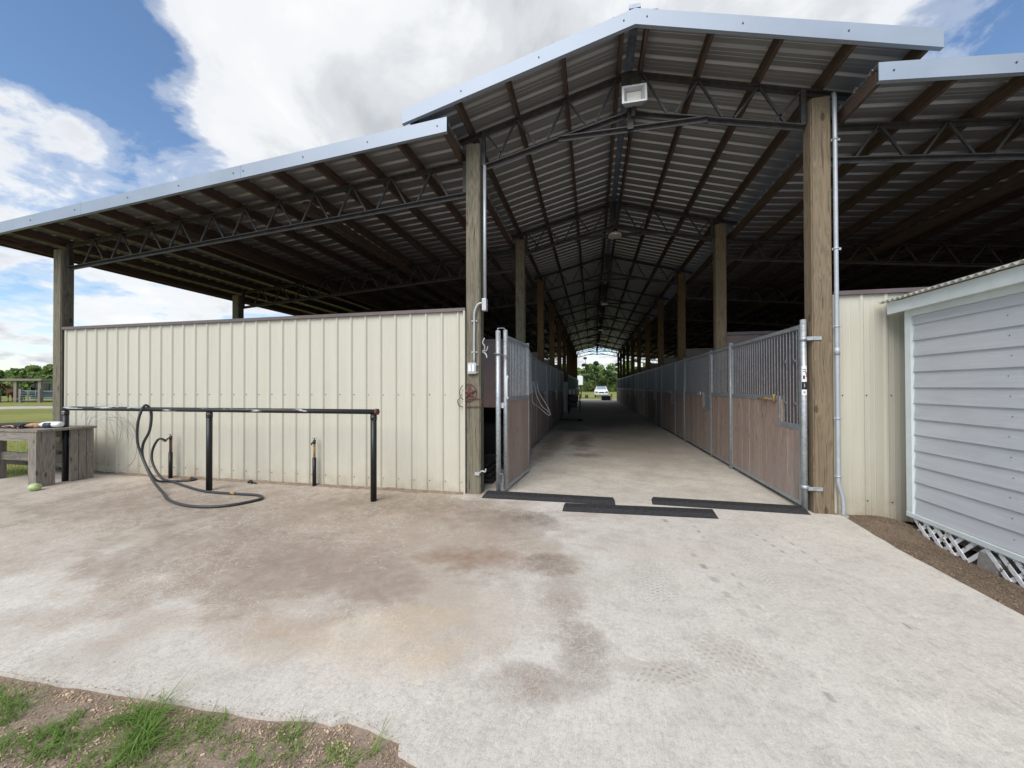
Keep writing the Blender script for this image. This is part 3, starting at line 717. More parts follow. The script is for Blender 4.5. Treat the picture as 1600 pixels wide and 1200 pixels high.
# open gate folded back at the left of the entrance
def rotpanel(name, label, a, b_, cat='gate'):
    a = Vector(a); b_ = Vector(b_); d = b_-a; Lg = d.length; ang = math.atan2(-d.x, d.y)
    g = thing(name, label, cat, (a.x, a.y, 0))
    g.rotation_euler = (0, 0, ang)
    return g, Lg
def gate_panel(g, w, xoff=0):
    s = .04; bm = BM(); zt, zm, zb_ = 2.12, 1.22+.2, .03; zm = 1.24
    box(bm, -s/2+.002, s/2-.002, s, w-s, zt-.06, zt-.02); box(bm, -s/2+.002, s/2-.002, s, w-s, zb_, zb_+.05); box(bm, -s/2+.002, s/2-.002, s, w-s, zm-.03, zm+.03)
    tube(bm, [(0, w-s/2, .03), (0, w-s/2, 2.12)], .022, 12)
    fr_ = obj('gate_frame', bm, M['galv'], g)
    bm = BM(); n_ = max(2, round((w-2*s)/.14)); pw = (w-2*s)/n_
    for i in range(n_): box(bm, -.013, .013, s+i*pw+.0015, s+(i+1)*pw-.0015, zb_+.05, zm-.03)
    obj('boards', bm, M['plank'], fr_)
    bm = BM(); y_ = s+.06
    while y_ < w-s: tube(bm, [(0, y_, zm), (0, y_, zt-.05)], .0075, 6, cap=False); y_ += .078
    obj('bars', bm, M['galv'], fr_)
    return fr_
g1, w1 = rotpanel('aisle_gate', 'open aisle gate of grey pipe, bars and boards beside the left entrance post', (.49, .19), (.60, 1.42))
fr_ = gate_panel(g1, w1)
bm = BM(); tube(bm, [(0, .02, .03), (0, .02, 2.17)], .03, 14); obj('stile', bm, M['galv'], fr_)
bm = BM(); tube(bm, smooth_path([(0,-.01,1.28),(0,-.07,1.28),(0,-.07,1.55),(0,-.01,1.55)], 5), .008, 8)
hh = obj('handle', bm, M['whiteplastic'], fr_); hh.location = (.045, .02, -.02); 
bm = BM(); box(bm, -.03, .03, -.025, .015, 1.12, 1.19); hh = obj('latch', bm, M['whiteplastic'], fr_); hh.location = (-.045, 0, 0)
g2, w2 = rotpanel('folding_gate_leaf', 'second gate leaf set edge-on behind the open aisle gate', (.56, 1.50), (.33, 3.42))
gate_panel(g2, w2)
sp_ = BM(); tube(sp_, [(0,0,.012),(0,0,2.15)], .032, 14)
ps = obj('gate_stop_post', sp_, M['galv']); ps.location = (.415, .115, 0); tag(ps, 'loose galvanised pipe standing just left of the open aisle gate', 'pipe post')
bm = BM(); tube(bm, smooth_path([(0,0,2.15),(0,.0,2.18),(.07,.06,2.19),(.075,.07,2.16)], 4), .006, 6); obj('top_link', bm, M['galv'], ps)
bm = BM(); tube(bm, smooth_path([(-.05,-.02,1.845),(-.0,-.045,1.84),(.06,.03,1.825),(.12,.06,1.82)], 5), .009, 6); obj('strap', bm, M['wire'], ps)
bm = BM(); tube(bm, smooth_path([(.03,-.01,.25),(.055,.01,.24),(.055,.02,.12),(.03,.0,.11)], 4), .006, 6); obj('hinge', bm, M['galv'], ps)
# rope draped on left stall front
bm = BM(); x_ = XL+.06
tube(bm, smooth_path([(x_,3.60,1.52),(x_+.05,3.58,1.42),(x_+.1,3.55,1.2),(x_+.22,3.5,.98),(x_+.38,3.45,.86),(x_+.40,3.45,.80),(x_+.34,3.48,.80),(x_+.15,3.55,.95),(x_,3.6,1.06),(x_-.01,3.62,1.3),(x_,3.6,1.5)], 6), .010, 6)
tube(bm, smooth_path([(x_,3.62,1.5),(x_+.1,3.58,1.5),(x_+.14,3.52,1.3),(x_+.3,3.47,1.05),(x_+.4,3.44,.88)], 6), .008, 6)
tag(obj('rope_halter', bm, M['rope']), 'white looped rope halter hanging from the left stall front', 'rope')
# black upended wheelbarrow in the dark gap
wb = thing('wheelbarrow', 'black upended wheelbarrow in the dark gap behind the left entrance post', 'wheelbarrow', (-.05, 1.5, 0))
bm = BM()
A = [(-.32,0,.10),(.30,0,.10),(.42,.02,1.05),(-.42,.02,1.05)]; B = [(-.18,.25,.22),(.18,.25,.22),(.24,.28,.80),(-.24,.28,.80)]
va = [bm.verts.new(p) for p in A]; vb = [bm.verts.new(p) for p in B]
bm.faces.new(vb)
for i in range(4): bm.faces.new((va[i], va[(i+1)%4], vb[(i+1)%4], vb[i]))
tube(bm, [*A, A[0]], .014, 6); o_ = obj('tray', bm, M['black'], wb); o_.location = (0,0,0)
for s in (-1, 1):
    bm = BM(); tube(bm, [(s*.12,.30,.05),(s*.24,.34,.9),(s*.30,.25,1.25)], .018, 8); obj('handle', bm, M['black'], wb)
bm = BM(); tube(bm, [(-.04,.42,.17),(.04,.42,.17)], .165, 20); obj('wheel', bm, M['rubber'], wb)
# folded black saddle pads on the floor behind
bm = BM()
for i in range(4): box(bm, -.32+.02*i, .22-.03*i, .55+.03*i, 1.1, .0+.07*i, .065+.07*i)
tag(obj('saddle_pads', bm, M['rubber'], None, .02), 'stack of dark pads on the floor behind the left entrance post', 'saddle pads')

# ------------------------------------------------------------------ fittings on the entrance posts
cnd = thing('wall_conduit', 'pale vertical conduit on the left entrance post with junction box and bent branch', 'conduit', (.26, .03, 0))
bm = BM(); tube(bm, [(.262, .02, 2.56), (.262, .02, 4.32)], .021, 12); rel(obj('pipe', bm, M['pvc']), cnd)
bm = BM(); box(bm, .232, .292, -.03, .05, 2.40, 2.56); rel(obj('junction_box', bm, M['greyplastic'], None, .006), cnd)
bm = BM(); tube(bm, smooth_path([(.235, -.02, 2.50),(.18,-.03,2.48),(.135,-.03,2.38),(.128,-.022,2.2),(.125,-.022,1.72)], 6), .014, 10); rel(obj('branch_pipe', bm, M['greyplastic']), cnd)
for zz in (2.27, 1.86):
    bm = BM(); box(bm, .085, .165, -.010, -.002, zz-.01, zz+.01); tube(bm, [(.126,-.021,zz-.008),(.126,-.021,zz+.008)], .018, 10); rel(obj('strap', bm, M['pvc']), cnd)
sw = thing('switch_box', 'clear-covered double light switch box on the left entrance post', 'switch box', (.10, 0, 1.65))
bm = BM(); box(bm, -.06, .055, -.045, 0, -.075, .07); o_ = obj('box_body', bm, M['greyplastic'], sw, .006)
for s in (-.027, .02):
    bm = BM(); box(bm, s-.016, s+.016, -.055, -.045, -.045, .045); obj('switch', bm, M['whiteplastic'], sw)
for zz in (-.055, .045):
    bm = BM(); box(bm, .055, .075, -.03, -.015, zz-.006, zz+.006); obj('lid_clip', bm, M['greyplastic'], sw)
# metal star ornament
st = thing('star_ornament', 'rusty star in a ring over a boot-shaped wire frame on the left entrance post', 'ornament', (.055, -.012, 1.33))
bm = BM(); pts = []
for i in range(10):
    a = math.pi/2+i*math.pi/5; r_ = .105 if i % 2 == 0 else .042; pts.append((r_*math.cos(a), r_*math.sin(a)))
c = bm.verts.new((0,-.022,0)); vs_ = [bm.verts.new((a,0,b_)) for a, b_ in pts]
for i in range(10): bm.faces.new((c, vs_[i], vs_[(i+1)%10]))
obj('star', bm, M['rust'], st)
bm = BM(); tube(bm, [(-.02+.115*math.cos(i*math.pi/14), 0, .115*math.sin(i*math.pi/14)) for i in range(29)], .005, 6); obj('ring', bm, M['rust'], st)
bm = BM(); tube(bm, smooth_path([(-.12,0,-.07),(-.155,-.01,-.10),(-.15,-.01,-.15),(-.12,0,-.185),(.02,0,-.185),(.155,0,-.175),(.15,0,-.09),(.05,0,-.08),(-.03,0,-.09),(-.07,0,-.11)], 4), .006, 6); obj('boot_frame', bm, M['rust'], st)
# hooks on right side of the left post
bm = BM(); tube(bm, smooth_path([(.222,.04,1.88),(.25,.0,1.87),(.27,-.02,1.93),(.245,-.03,1.98),(.27,-.03,2.04)], 5), .009, 6); tube(bm, smooth_path([(.222,.04,1.86),(.26,.0,1.85),(.29,-.02,1.82),(.30,-.03,1.78)], 5), .009, 6); tube(bm, smooth_path([(.25,.0,1.87),(.29,-.01,1.88),(.31,-.02,1.93)], 5), .007, 6)
tag(obj('horseshoe_hook', bm, M['greyplastic']), 'bent grey horseshoe hook on the aisle side of the left entrance post', 'hook')
bm = BM(); box(bm, .13, .19, -.02, .0, .25, .29); tube(bm, smooth_path([(.19,-.012,.28),(.23,-.02,.31),(.27,-.02,.30),(.28,-.02,.34)], 5), .011, 6)
tag(obj('gate_latch', bm, M['greyplastic']), 'small silver gate latch low on the left entrance post', 'latch')
# conduit on the right post
cr = thing('tall_conduit', 'tall grey conduit down the right entrance post kinking outward at the ground', 'conduit', (4.25, -.02, 0))
bm = BM(); tube(bm, [(4.245,-.0,4.62),(4.243,-.02,4.55)]+[(4.243,-.024,z_) for z_ in (4.0,2.0,.45)]+smooth_path([(4.243,-.024,.40),(4.245,-.026,.34),(4.275,-.03,.22),(4.285,-.032,.12),(4.285,-.032,-.0)], 4), .020, 12); rel(obj('pipe', bm, M['pvc']), cr)
for zz in (4.1, 2.9, 2.05, 1.05, .42):
    bm = BM(); box(bm, 4.215, 4.30, -.008, -.001, zz-.012, zz+.012); tube(bm, [(4.243,-.024,zz-.01),(4.243,-.024,zz+.01)], .024, 10); rel(obj('strap', bm, M['pvc']), cr)
bm = BM(); tube(bm, [(4.243,-.024,1.74),(4.243,-.024,1.82)], .026, 12); rel(obj('coupling', bm, M['pvc']), cr)

# ------------------------------------------------------------------ lamps under the roof (not lit)
FLS = .86
fl = thing('floodlight', 'grey rectangular floodlight at the ridge over the entrance', 'floodlight', (2.14, -.02, 4.86))
bm = BM()
va = [bm.verts.new(p) for p in ((-.165,-.14,-.125),(.165,-.14,-.125),(.165,-.10,.145),(-.165,-.10,.145))]; vb = [bm.verts.new(p) for p in ((-.11,.03,-.07),(.11,.03,-.07),(.11,.04,.1),(-.11,.04,.1))]
bm.faces.new(vb)
for i in range(4): bm.faces.new((va[i], va[(i+1)%4], vb[(i+1)%4], vb[i]))
vi = [bm.verts.new(p) for p in ((-.135,-.141,-.10),(.135,-.141,-.10),(.135,-.104,.12),(-.135,-.104,.12))]
for i in range(4): bm.faces.new((va[i], va[(i+1)%4], vi[(i+1)%4], vi[i]))
vr = [bm.verts.new(p) for p in ((-.095,-.06,-.05),(.095,-.06,-.05),(.095,-.04,.09),(-.095,-.04,.09))]
for i in range(4): bm.faces.new((vi[i], vi[(i+1)%4], vr[(i+1)%4], vr[i]))
bm.faces.new(vr)
obj('housing', bm, M['greyplastic'], fl)
bm = BM(); 
v = [bm.verts.new(p) for p in ((-.09,-.066,-.045),(.09,-.066,-.045),(.09,-.046,.085),(-.09,-.046,.085))]; bm.faces.new(v); obj('lens', bm, M['lampface'], fl)
bm = BM(); beam(bm, (0,.04,.0), (0,.06,.35), .04, .02); beam(bm, (0,.02,-.02), (0,.04,-.2), .05, .03); obj('bracket', bm, M['steel'], fl); fl.scale = (FLS, FLS, FLS)
dl = None
for i, y_ in enumerate((3.46, 10.16, 16.86, 23.56, 33.2)):
    if dl is None:
        dl = thing('disc_lamp', '', 'ceiling lamp', (XM, y_-.1, 4.52), 'round lamps under the ridge')
        bm = BM(); tube(bm, [(0,0,0),(0,0,.05)], .135, 24); obj('disc', bm, M['lampface'], dl)
        bm = BM(); tube(bm, [(0,0,.05),(0,0,.72)], .012, 8); tube(bm, [(0,0,.05),(0,0,.13)], .06, 14); obj('stem', bm, M['steel'], dl); c = dl
    else:
        c = copy_tree(dl); c.location = (XM, y_-.1, 4.52)
    c['label'] = ['round disc lamp nearest the entrance, hung under the ridge on the second truss', 'second round lamp from the entrance under the ridge', 'third round lamp from the entrance under the ridge', 'fourth round lamp from the entrance under the ridge', 'last round lamp, dark against the sky at the far opening'][i]

# ------------------------------------------------------------------ rubber threshold mats
mats_ = [((.26,-.16),(1.90,-.13),(1.90,.09),(.26,.10), 'left rubber threshold ramp under the open aisle gate'),
         ((1.30,-.48),(2.94,-.40),(2.96,-.16),(1.30,-.25), 'front rubber threshold ramp overlapping the gap between the other two'),
         ((2.33,-.02),(3.96,-.07),(3.98,.17),(2.35,.21), 'right rubber threshold ramp against the right entrance post')]
for a, b_, c, d, lab in mats_:
    bm = BM(); A = [Vector((*p, 0)) for p in (a,b_,c,d)]; cen = sum(A, Vector())/4
    lo = [bm.verts.new((p.x,p.y,.001)) for p in A]; hi = []
    for i, p in enumerate(A):
        q = p.copy(); q.y += (.06 if i < 2 else -.02); q.x += (.02 if i in (0,3) else -.02); hi.append(bm.verts.new((q.x,q.y,.036)))
    bm.faces.new(lo[::-1]); bm.faces.new(hi)
    for i in range(4): bm.faces.new((lo[i], lo[(i+1)%4], hi[(i+1)%4], hi[i]))
    root = tag(obj('rubber_mat', bm, M['rubber']), lab, 'rubber mat', 'rubber threshold mats')
    bm = BM(); n_ = 26
    for i in range(n_):
        for j in range(3):
            u = (i+.5)/n_; v_ = (j+.6)/4
            p = (A[0].lerp(A[1], u)).lerp(A[3].lerp(A[2], u), .30+v_*.62)
            tube(bm, [(p.x,p.y,.034),(p.x,p.y,.040)], .011, 6)
    for u in (.05, .94):
        for v_ in (.5,):
            p = (A[0].lerp(A[1], u)).lerp(A[3].lerp(A[2], u), v_); box(bm, p.x-.035, p.x+.035, p.y-.008, p.y+.008, .035, .039)
    obj('studs', bm, M['rubber'], root)

bm = BM(); prev = None; x_ = -7.2
while x_ < -.02:
    d_ = .05+.06*max(0, noise.noise(Vector((x_*2.1, 3, 0))))+.03*noise.noise(Vector((x_*11, 1, 0))); hz = .010+.030*max(0, noise.noise(Vector((x_*3.3, 9, 0))))+.008*noise.noise(Vector((x_*17, 5, 0)))
    hz = max(.003, hz); d_ = max(.02, d_)
    cur = [bm.verts.new((x_, .031, hz)), bm.verts.new((x_, -.02, hz*.85)), bm.verts.new((x_, -.02-d_*.5, hz*.3)), bm.verts.new((x_, -.02-d_, .0008))]
    if prev:
        for k in range(3): bm.faces.new((prev[k], cur[k], cur[k+1], prev[k+1])).smooth = True
    prev = cur; x_ += .03
struct(obj('soil_drift', bm, M['soil']), 'stuff', 'thin brown soil drifted along the foot of the cream wall')
# ------------------------------------------------------------------ hitching rail
hr = thing('hitching_rail', 'black painted pipe hitching rail on three legs before the cream wall', 'hitching rail', (-3.5, -.53, 0))
bm = BM(); tube(bm, [(-6.17,-.55,1.10),(-1.0,-.53,1.10)], .031, 14); rel(obj('top_rail', bm, M['chipped']), hr)
for x_ in (-6.17, -3.5, -1.01):
    bm = BM(); tube(bm, [(x_,-.54,-.0),(x_,-.54,1.07)], .037, 14); rel(obj('leg', bm, M['black']), hr)
bm = BM(); tube(bm, [(-.99,-.53,1.10),(-.955,-.53,1.10)], .038, 14); rel(obj('end_cap', bm, M['rust']), hr)
for x_ in (-6.17, -3.5, -1.01):
    bm = BM(); tube(bm, [(x_,-.54,1.0),(x_,-.54,1.055)], .040, 12); rel(obj('weld_collar', bm, M['chipped']), hr)
# hydrants
def hydrant(x, y, lab, rusty):
    h = thing('water_spigot', lab, 'spigot', (x, y, 0), 'spigots along the cream wall')
    bm = BM(); tube(bm, [(0,0,0),(0,0,.40)], .026, 12); obj('sleeve', bm, M['black'], h)
    bm = BM(); tube(bm, [(0,0,.40),(0,0,.60)], .017, 10); obj('riser_pipe', bm, M['brass'] if rusty else M['rust'], h)
    bm = BM(); tube(bm, [(0,0,.60),(0,0,.655)], .02, 10); tube(bm, [(0,0,.63),(0,-.045,.62),(0,-.06,.59)], .011, 8); tube(bm, [(0,0,.655),(0,0,.68)], .006, 6); obj('tap', bm, M['steel'], h)
    bm = BM(); tube(bm, [(-.035,0,.682),(.035,0,.682)], .007, 6); tube(bm, [(0,-.03,.682),(0,.03,.682)], .007, 6); obj('tap_handle', bm, M['greyplastic'], h)
hydrant(-4.80, -.075, 'water spigot with the black hose attached, on the left', False); hydrant(-2.25, -.05, 'free spigot with a rusty yellow riser, nearer the entrance', True)
# hose
pts = [(-4.80,-.14,.59),(-4.86,-.2,.62),(-4.98,-.2,.44),(-4.94,-.22,.24),(-4.72,-.25,.04),(-4.35,-.34,.018),(-4.03,-.46,.018),(-3.45,-.64,.018),(-2.92,-.66,.018),(-2.60,-.66,.018),(-2.44,-.74,.018),(-2.42,-.86,.018),(-2.55,-1.08,.018),(-2.79,-1.19,.018),(-3.1,-1.18,.018),(-3.5,-1.05,.018),(-3.85,-.86,.03),(-4.3,-.68,.16),(-4.60,-.60,.45),(-4.68,-.60,.67),(-4.66,-.60,.95),(-4.62,-.55,1.155),(-4.59,-.49,1.06),(-4.60,-.50,.8),(-4.69,-.52,.60),(-4.70,-.52,.42),(-4.62,-.50,.22),(-4.55,-.44,.06),(-4.50,-.30,.02),(-4.38,-.24,.018),(-4.26,-.19,.018),(-4.28,-.10,.018),(-4.40,-.07,.02)]
bm = BM(); tube(bm, smooth_path(pts, 8), .0165, 10); gh_ = tag(obj('garden_hose', bm, M['hose']), 'long black hose looped over the hitching rail and across the concrete', 'hose')
bm = BM(); tube(bm, [(-4.80,-.13,.585),(-4.83,-.165,.605)], .021, 10); tube(bm, [(-4.40,-.07,.02),(-4.46,-.055,.02)], .021, 10); tube(bm, [(-3.02,-.655,.02),(-2.94,-.66,.02)], .019, 10); obj('hose_coupling', bm, M['brass'], gh_)
bm = BM(); tube(bm, [(-3.32,-.10,.012),(-3.26,-.12,.04),(-3.22,-.13,.015)], .018, 6); tube(bm, [(-3.26,-.12,.03),(-3.14,-.14,.012)], .008, 6)
tag(obj('rubber_scrap', bm, M['rubber']), 'small black rubber scrap lying at the foot of the cream wall', 'scrap')

# ------------------------------------------------------------------ wooden work bench at left
wbn = thing('work_bench', 'weathered grey plank work bench at the left end of the wall', 'work bench', (-6.1, -.85, 0))
bm = BM(); xr_, xl_ = -5.99, -8.9
for i in range(4): box(bm, xl_, xr_+random.uniform(-.01,.03), -.93+i*.165, -.93+i*.165+.158, .782, .815)
rel(obj('bench_top', bm, M['grey_wood_x'], None, .003), wbn)
bm = BM(); box(bm, xl_, -6.16, -.915, -.88, .65, .781); rel(obj('front_rail', bm, M['grey_wood_x'], None, .003), wbn)
bm = BM(); box(bm, xl_, -6.05, -.31, -.275, .62, .781); box(bm, xl_, -6.05, -.31, -.275, .14, .34); box(bm, -7.3, -6.05, -.31, -.275, .40, .52); rel(obj('back_boards', bm, M['grey_wood_x'], None, .003), wbn)
bm = BM(); box(bm, xl_, -6.5, -.62, -.58, .30, .42); rel(obj('stretcher', bm, M['grey_wood_x']), wbn)
def lleg(x, y, w1, w2, sy):
    bm = BM(); box(bm, x-w1, x-.037, y, y+.036*sy, 0, .78); 
    box(bm, x-.036, x, y, y+w2*sy, 0, .779); box(bm, x-w1-.0, x-w1+.0+.03, y+.037*sy, y+.14*sy, .1, .779)
    return bm
rel(obj('leg', lleg(-6.04, -.918, .155, .20, 1), M['grey_wood'], None, .003), wbn)
bm = BM()
for i in range(3): box(bm, -6.075+.0*i, -6.04, -.55+i*.092, -.55+i*.092+.086, .01, .779)
rel(obj('leg', bm, M['grey_wood'], None, .003), wbn)
bm = BM(); box(bm, -7.55, -7.42, -.60, -.56, 0, .779); box(bm, -7.42, -7.38, -.72, -.56, 0, .779); rel(obj('leg', bm, M['grey_wood'], None, .003), wbn)
# things on it
bm = BM(); v = box(bm, -7.6, -6.48, -.84, -.42, .816, .85)
for k in (4,5,6,7): v[k].co.z += (.035 if v[k].co.x > -7 else .0)
tag(obj('black_tray', bm, M['rubber'], None, .01), 'flat black rubber tray lying on the bench at the left', 'tray')
def bottle(pts, r_, mat, name, label, cat, nozzle):
    root = thing(name, label, cat, pts[0])
    bm = BM(); p0, p1 = Vector(pts[0]), Vector(pts[1]); d = p1-p0
    prof = [(0,.6),(.04,.9),(.12,1),(.65,1),(.8,.8),(.92,.4),(1.0,.35)]; seg = 14; rings = []
    s = d.normalized().cross(Vector((0,0,1))).normalized(); u = s.cross(d.normalized())
    for t_, k in prof: rings.append([bm.verts.new(d*t_+(s*math.cos(2*math.pi*i/seg)+u*math.sin(2*math.pi*i/seg)*.8)*r_*k) for i in range(seg)])
    for a, b_ in zip(rings, rings[1:]):
        for i in range(seg): bm.faces.new((a[i], a[(i+1)%seg], b_[(i+1)%seg], b_[i])).smooth = True
    bm.faces.new(rings[0][::-1]); bm.faces.new(rings[-1]); obj('bottle_body', bm, mat, root)
    bm = BM(); tube(bm, [d*1.0, d*1.16], r_*.42, 10); obj('cap', bm, nozzle, root)
    bm = BM(); c_ = d*.42; tube(bm, [d*.30+Vector((0,0,-.002)), d*.62+Vector((0,0,-.002))], r_*.98, 14); lb = obj('bottle_label', bm, M['navy'] if mat is M['whiteplastic'] else mat, root); lb.scale = (1,1,.9); lb.location = (-.002,-.012,-.008)
bottle([(-6.10,-.62,.865),(-6.42,-.70,.862)], .055, M['whiteplastic'], 'white_bottle', 'white plastic bottle with dark cap lying on the bench', 'bottle', M['hose'])
bottle([(-6.36,-.56,.86),(-6.50,-.82,.855)], .045, M['tan'], 'tan_bottle', 'tan bottle lying on the bench left of the white one', 'bottle', M['black'])
bm = BM()
for i, (x0, y0, a, l_) in enumerate([(-6.52,-.84,3.0,.22),(-6.55,-.82,3.3,.28),(-6.5,-.80,2.7,.2),(-6.6,-.86,3.14,.25)]):
    p = Vector((x0,y0,.825+.006*i)); q = p+Vector((math.cos(a)*l_, math.sin(a)*l_*.5, 0)); tube(bm, smooth_path([p, p.lerp(q,.4)+Vector((0,.01,.015)), q], 5), .018-.002*i, 8, r2=.006)
tag(obj('leather_gloves', bm, M['tan']), 'crumpled tan leather gloves at the front edge of the bench', 'gloves')
bm = BM(); bmesh.ops.create_icosphere(bm, subdivisions=3, radius=.064)
for v in bm.verts: v.co *= 1+.13*noise.noise(v.co*18)+.05*noise.noise(v.co*50); v.co.z *= .82
for f in bm.faces: f.smooth = True
o_ = tag(obj('cabbage', bm, M['green']), 'pale green ball like a small cabbage on the concrete before the bench', 'cabbage'); o_.location = (-5.86,-1.02,.048)
# coil of wire behind bench, leaning on wall
bm = BM()
rw = random.Random(21)
for i in range(16):
    r_ = .24+.16*rw.random(); cx_ = -6.02+rw.uniform(-.16,.14); cz_ = .58+rw.uniform(-.12,.12); yy_ = -.05-.012*i; a0 = rw.uniform(-.6,.5); a1 = a0+rw.uniform(1.3,3.2); n_ = 16; ex = rw.uniform(1.0,1.6)
    tube(bm, [(cx_+r_*ex*math.cos(a0+(a1-a0)*k/n_)+.012*math.sin(k*.8+i), yy_-.03*math.sin(k*.5+i), max(.015, cz_+r_*1.25*math.sin(a0+(a1-a0)*k/n_)+.01*math.sin(k*1.3+i))) for k in range(n_+1)], .0016, 5)
for i in range(2):
    tube(bm, smooth_path([(-6.05,-.08-.02*i,.93),(-5.7,-.08,.90),(-5.52,-.07,.72),(-5.50,-.06,.45),(-5.58,-.06,.22),(-5.85,-.08,.03)], 6), .003, 5)
tag(obj('wire_coil', bm, M['wire']), 'loose coil of thin grey wire standing between bench and cream wall', 'wire coil')

# ------------------------------------------------------------------ shed at right
XS = 4.80; Y1, Y0 = -.16, -4.4; X2 = 7.6
sh = thing('shed', 'grey-blue lap-sided shed with pale trim and corrugated roof at the right', 'shed', (XS, Y1, 0))
bm = BM(); n_ = 13; z0, z1 = .13, 2.17; lap = (z1-z0)/n_
for i in range(n_):
    za, zb_ = z0+i*lap, z0+(i+1)*lap
    v = [bm.verts.new(p) for p in ((XS-.015,Y0,za),(XS-.015,Y1-.06,za),(XS,Y1-.06,zb_),(XS,Y0,zb_),(XS+.01,Y0,za),(XS+.01,Y1-.06,za))]
    bm.faces.new((v[0],v[1],v[2],v[3])); bm.faces.new((v[0],v[4],v[5],v[1]))
rel(obj('siding', bm, M['siding']), sh)
bm = BM(); box(bm, XS+.012, X2, Y0, Y1-.03, .05, 2.35); 
rel(obj('shed_wall', bm, M['siding']), sh)
bm = BM(); box(bm, XS-.03, XS-.012, Y0, Y1-.076, 2.10, 2.188); rel(obj('frieze_board', bm, M['shedtrim']), sh)
bm = BM(); box(bm, XS-.032, XS+.02, Y1-.075, Y1, .12, 2.18); rel(obj('corner_board', bm, M['shedtrim'], None, .003), sh)
bm = BM(); box(bm, XS-.036, XS+.01, Y0, Y1, .08, .125); rel(obj('sill_board', bm, M['shedtrim'], None, .003), sh)
bm = BM(); box(bm, XS-.105, XS-.085, Y0, Y1+.12, 2.155, 2.275); rel(obj('fascia_board', bm, M['shedtrim'], None, .003), sh)
bm = BM(); box(bm, XS-.09, XS+.9, Y1+.125, Y1+.145, 2.20, 2.285); rel(obj('rear_fascia', bm, M['shedtrim']), sh)
bm = BM(); box(bm, XS-.084, XS-.002, Y0, Y1+.1, 2.19, 2.20); rel(obj('soffit', bm, M['shedtrim']), sh)
bm = BM(); rows = []
y_ = Y0; prof = []
while y_ < Y1+.19:
    prof.append((y_, .013*math.sin(2*math.pi*y_/.067))); y_ += .067/8
for x_, zz in ((XS-.15, 2.285), (XS+1.4, 2.62), (X2+.1, 2.285-.0)):
    rows.append([bm.verts.new((x_, a, zz+b_)) for a, b_ in prof])
for a, b_ in zip(rows, rows[1:]):
    for k in range(len(prof)-1): bm.faces.new((a[k], a[k+1], b_[k+1], b_[k])).smooth = True
g_ = obj('shed_roof', bm, M['shedroof'], recalc=False); sm_ = g_.modifiers.new('thick', 'SOLIDIFY'); sm_.thickness = .003; rel(g_, sh)
# nails in siding
bm = BM()
for i in range(n_):
    for yv in (-1.15, -2.4): tube(bm, [(XS-.004, yv+.013*(i%3), z0+i*lap+.09), (XS-.0115, yv+.013*(i%3), z0+i*lap+.09)], .0032, 6)
rel(obj('nails', bm, M['steel']), sh)
# lattice skirt
bm = BM(); zlo, zhi = -.17, .08; H = zhi-zlo; y_ = Y0
def lat(y, sgn, missing):
    # strip rising H over H horizontally
    ya, yb = y, y+sgn*H
    if missing: return
    xx = XS-.018 if sgn > 0 else XS-.009
    beam(bm, (xx, ya, zlo), (xx, yb, zhi), .008, .030, (1,0,0))
while y_ < Y1+.1:
    hole = -1.12 < y_ < -.86
    hole2 = -.98 < y_ < -.74
    for sgn in (1, -1):
        if sgn == 1 and not (Y0 < y_+H < Y1+.03): continue
        if sgn == -1 and y_ > Y1+.02: continue
        if sgn == -1 and hole2: continue
        if sgn == 1 and hole: continue
        # bars lie in the YZ plane: strip width along the wall
        a = Vector((XS-.018 if sgn > 0 else XS-.010, y_, zlo)); b_ = Vector((a.x, y_+sgn*H, zhi))
        d = (b_-a).normalized(); s_ = Vector((0, -d.z, d.y))*.017; t_ = Vector((.004,0,0))
        vv = [bm.verts.new(p) for p in (a-s_-t_, a+s_-t_, b_+s_-t_, b_-s_-t_, a-s_+t_, a+s_+t_, b_+s_+t_, b_-s_+t_)]
        for f in ((0,1,2,3),(7,6,5,4),(0,4,5,1),(1,5,6,2),(2,6,7,3),(3,7,4,0)): bm.faces.new([vv[i] for i in f])
    y_ += .115
rel(obj('lattice_skirt', bm, M['peel']), sh)
bm = BM(); box(bm, XS+.05, XS+.09, Y0, Y1-.05, -.02, .075); rel(obj('floor_joist', bm, M['grey_wood']), sh)
bm = BM(); box(bm, XS-.02, XS+.20, -1.04, -.87, -.16, .02)
bmesh.ops.rotate(bm, cent=(XS+.08,-.96,-.06), matrix=Matrix.Rotation(.18, 3, 'X'), verts=bm.verts[:])
tag(obj('concrete_block', bm, M['cinder'], None, .012), 'grey concrete block poking out through the broken shed lattice', 'concrete block')

# ------------------------------------------------------------------ things far down the aisle
cb_ = thing('cabinet', 'tall pale grey cabinet at the left side of the aisle', 'cabinet', (.15, 16.4, 0))
bm = BM(); box(bm, -.15, .13, 0, .5, .03, 1.68); body = obj('cabinet_body', bm, M['greyplastic'], cb_, .006)
bm = BM(); box(bm, -.14, .12, -.015, -.002, .06, 1.0); box(bm, -.14, .12, -.015, -.002, 1.01, 1.66); obj('door', bm, M['greyplastic'], cb_)
bm = BM(); box(bm, .09, .105, -.04, -.016, .7, .9); box(bm, .09, .105, -.04, -.016, 1.1, 1.25); obj('handle', bm, M['steel'], cb_)
rk = thing('tack_rack', 'black metal rack standing at the left edge of the aisle', 'rack', (.68, 16.0, 0))
for a in (-.30, .30):
    for b_ in (-.25, .55):
        bm = BM(); tube(bm, [(a,b_,0),(a,b_,1.0)], .02, 8); obj('leg', bm, M['black'], rk)
for zz in (.30, .62, .98):
    bm = BM(); box(bm, -.32, .32, -.27, .57, zz, zz+.02); obj('shelf', bm, M['black'], rk)
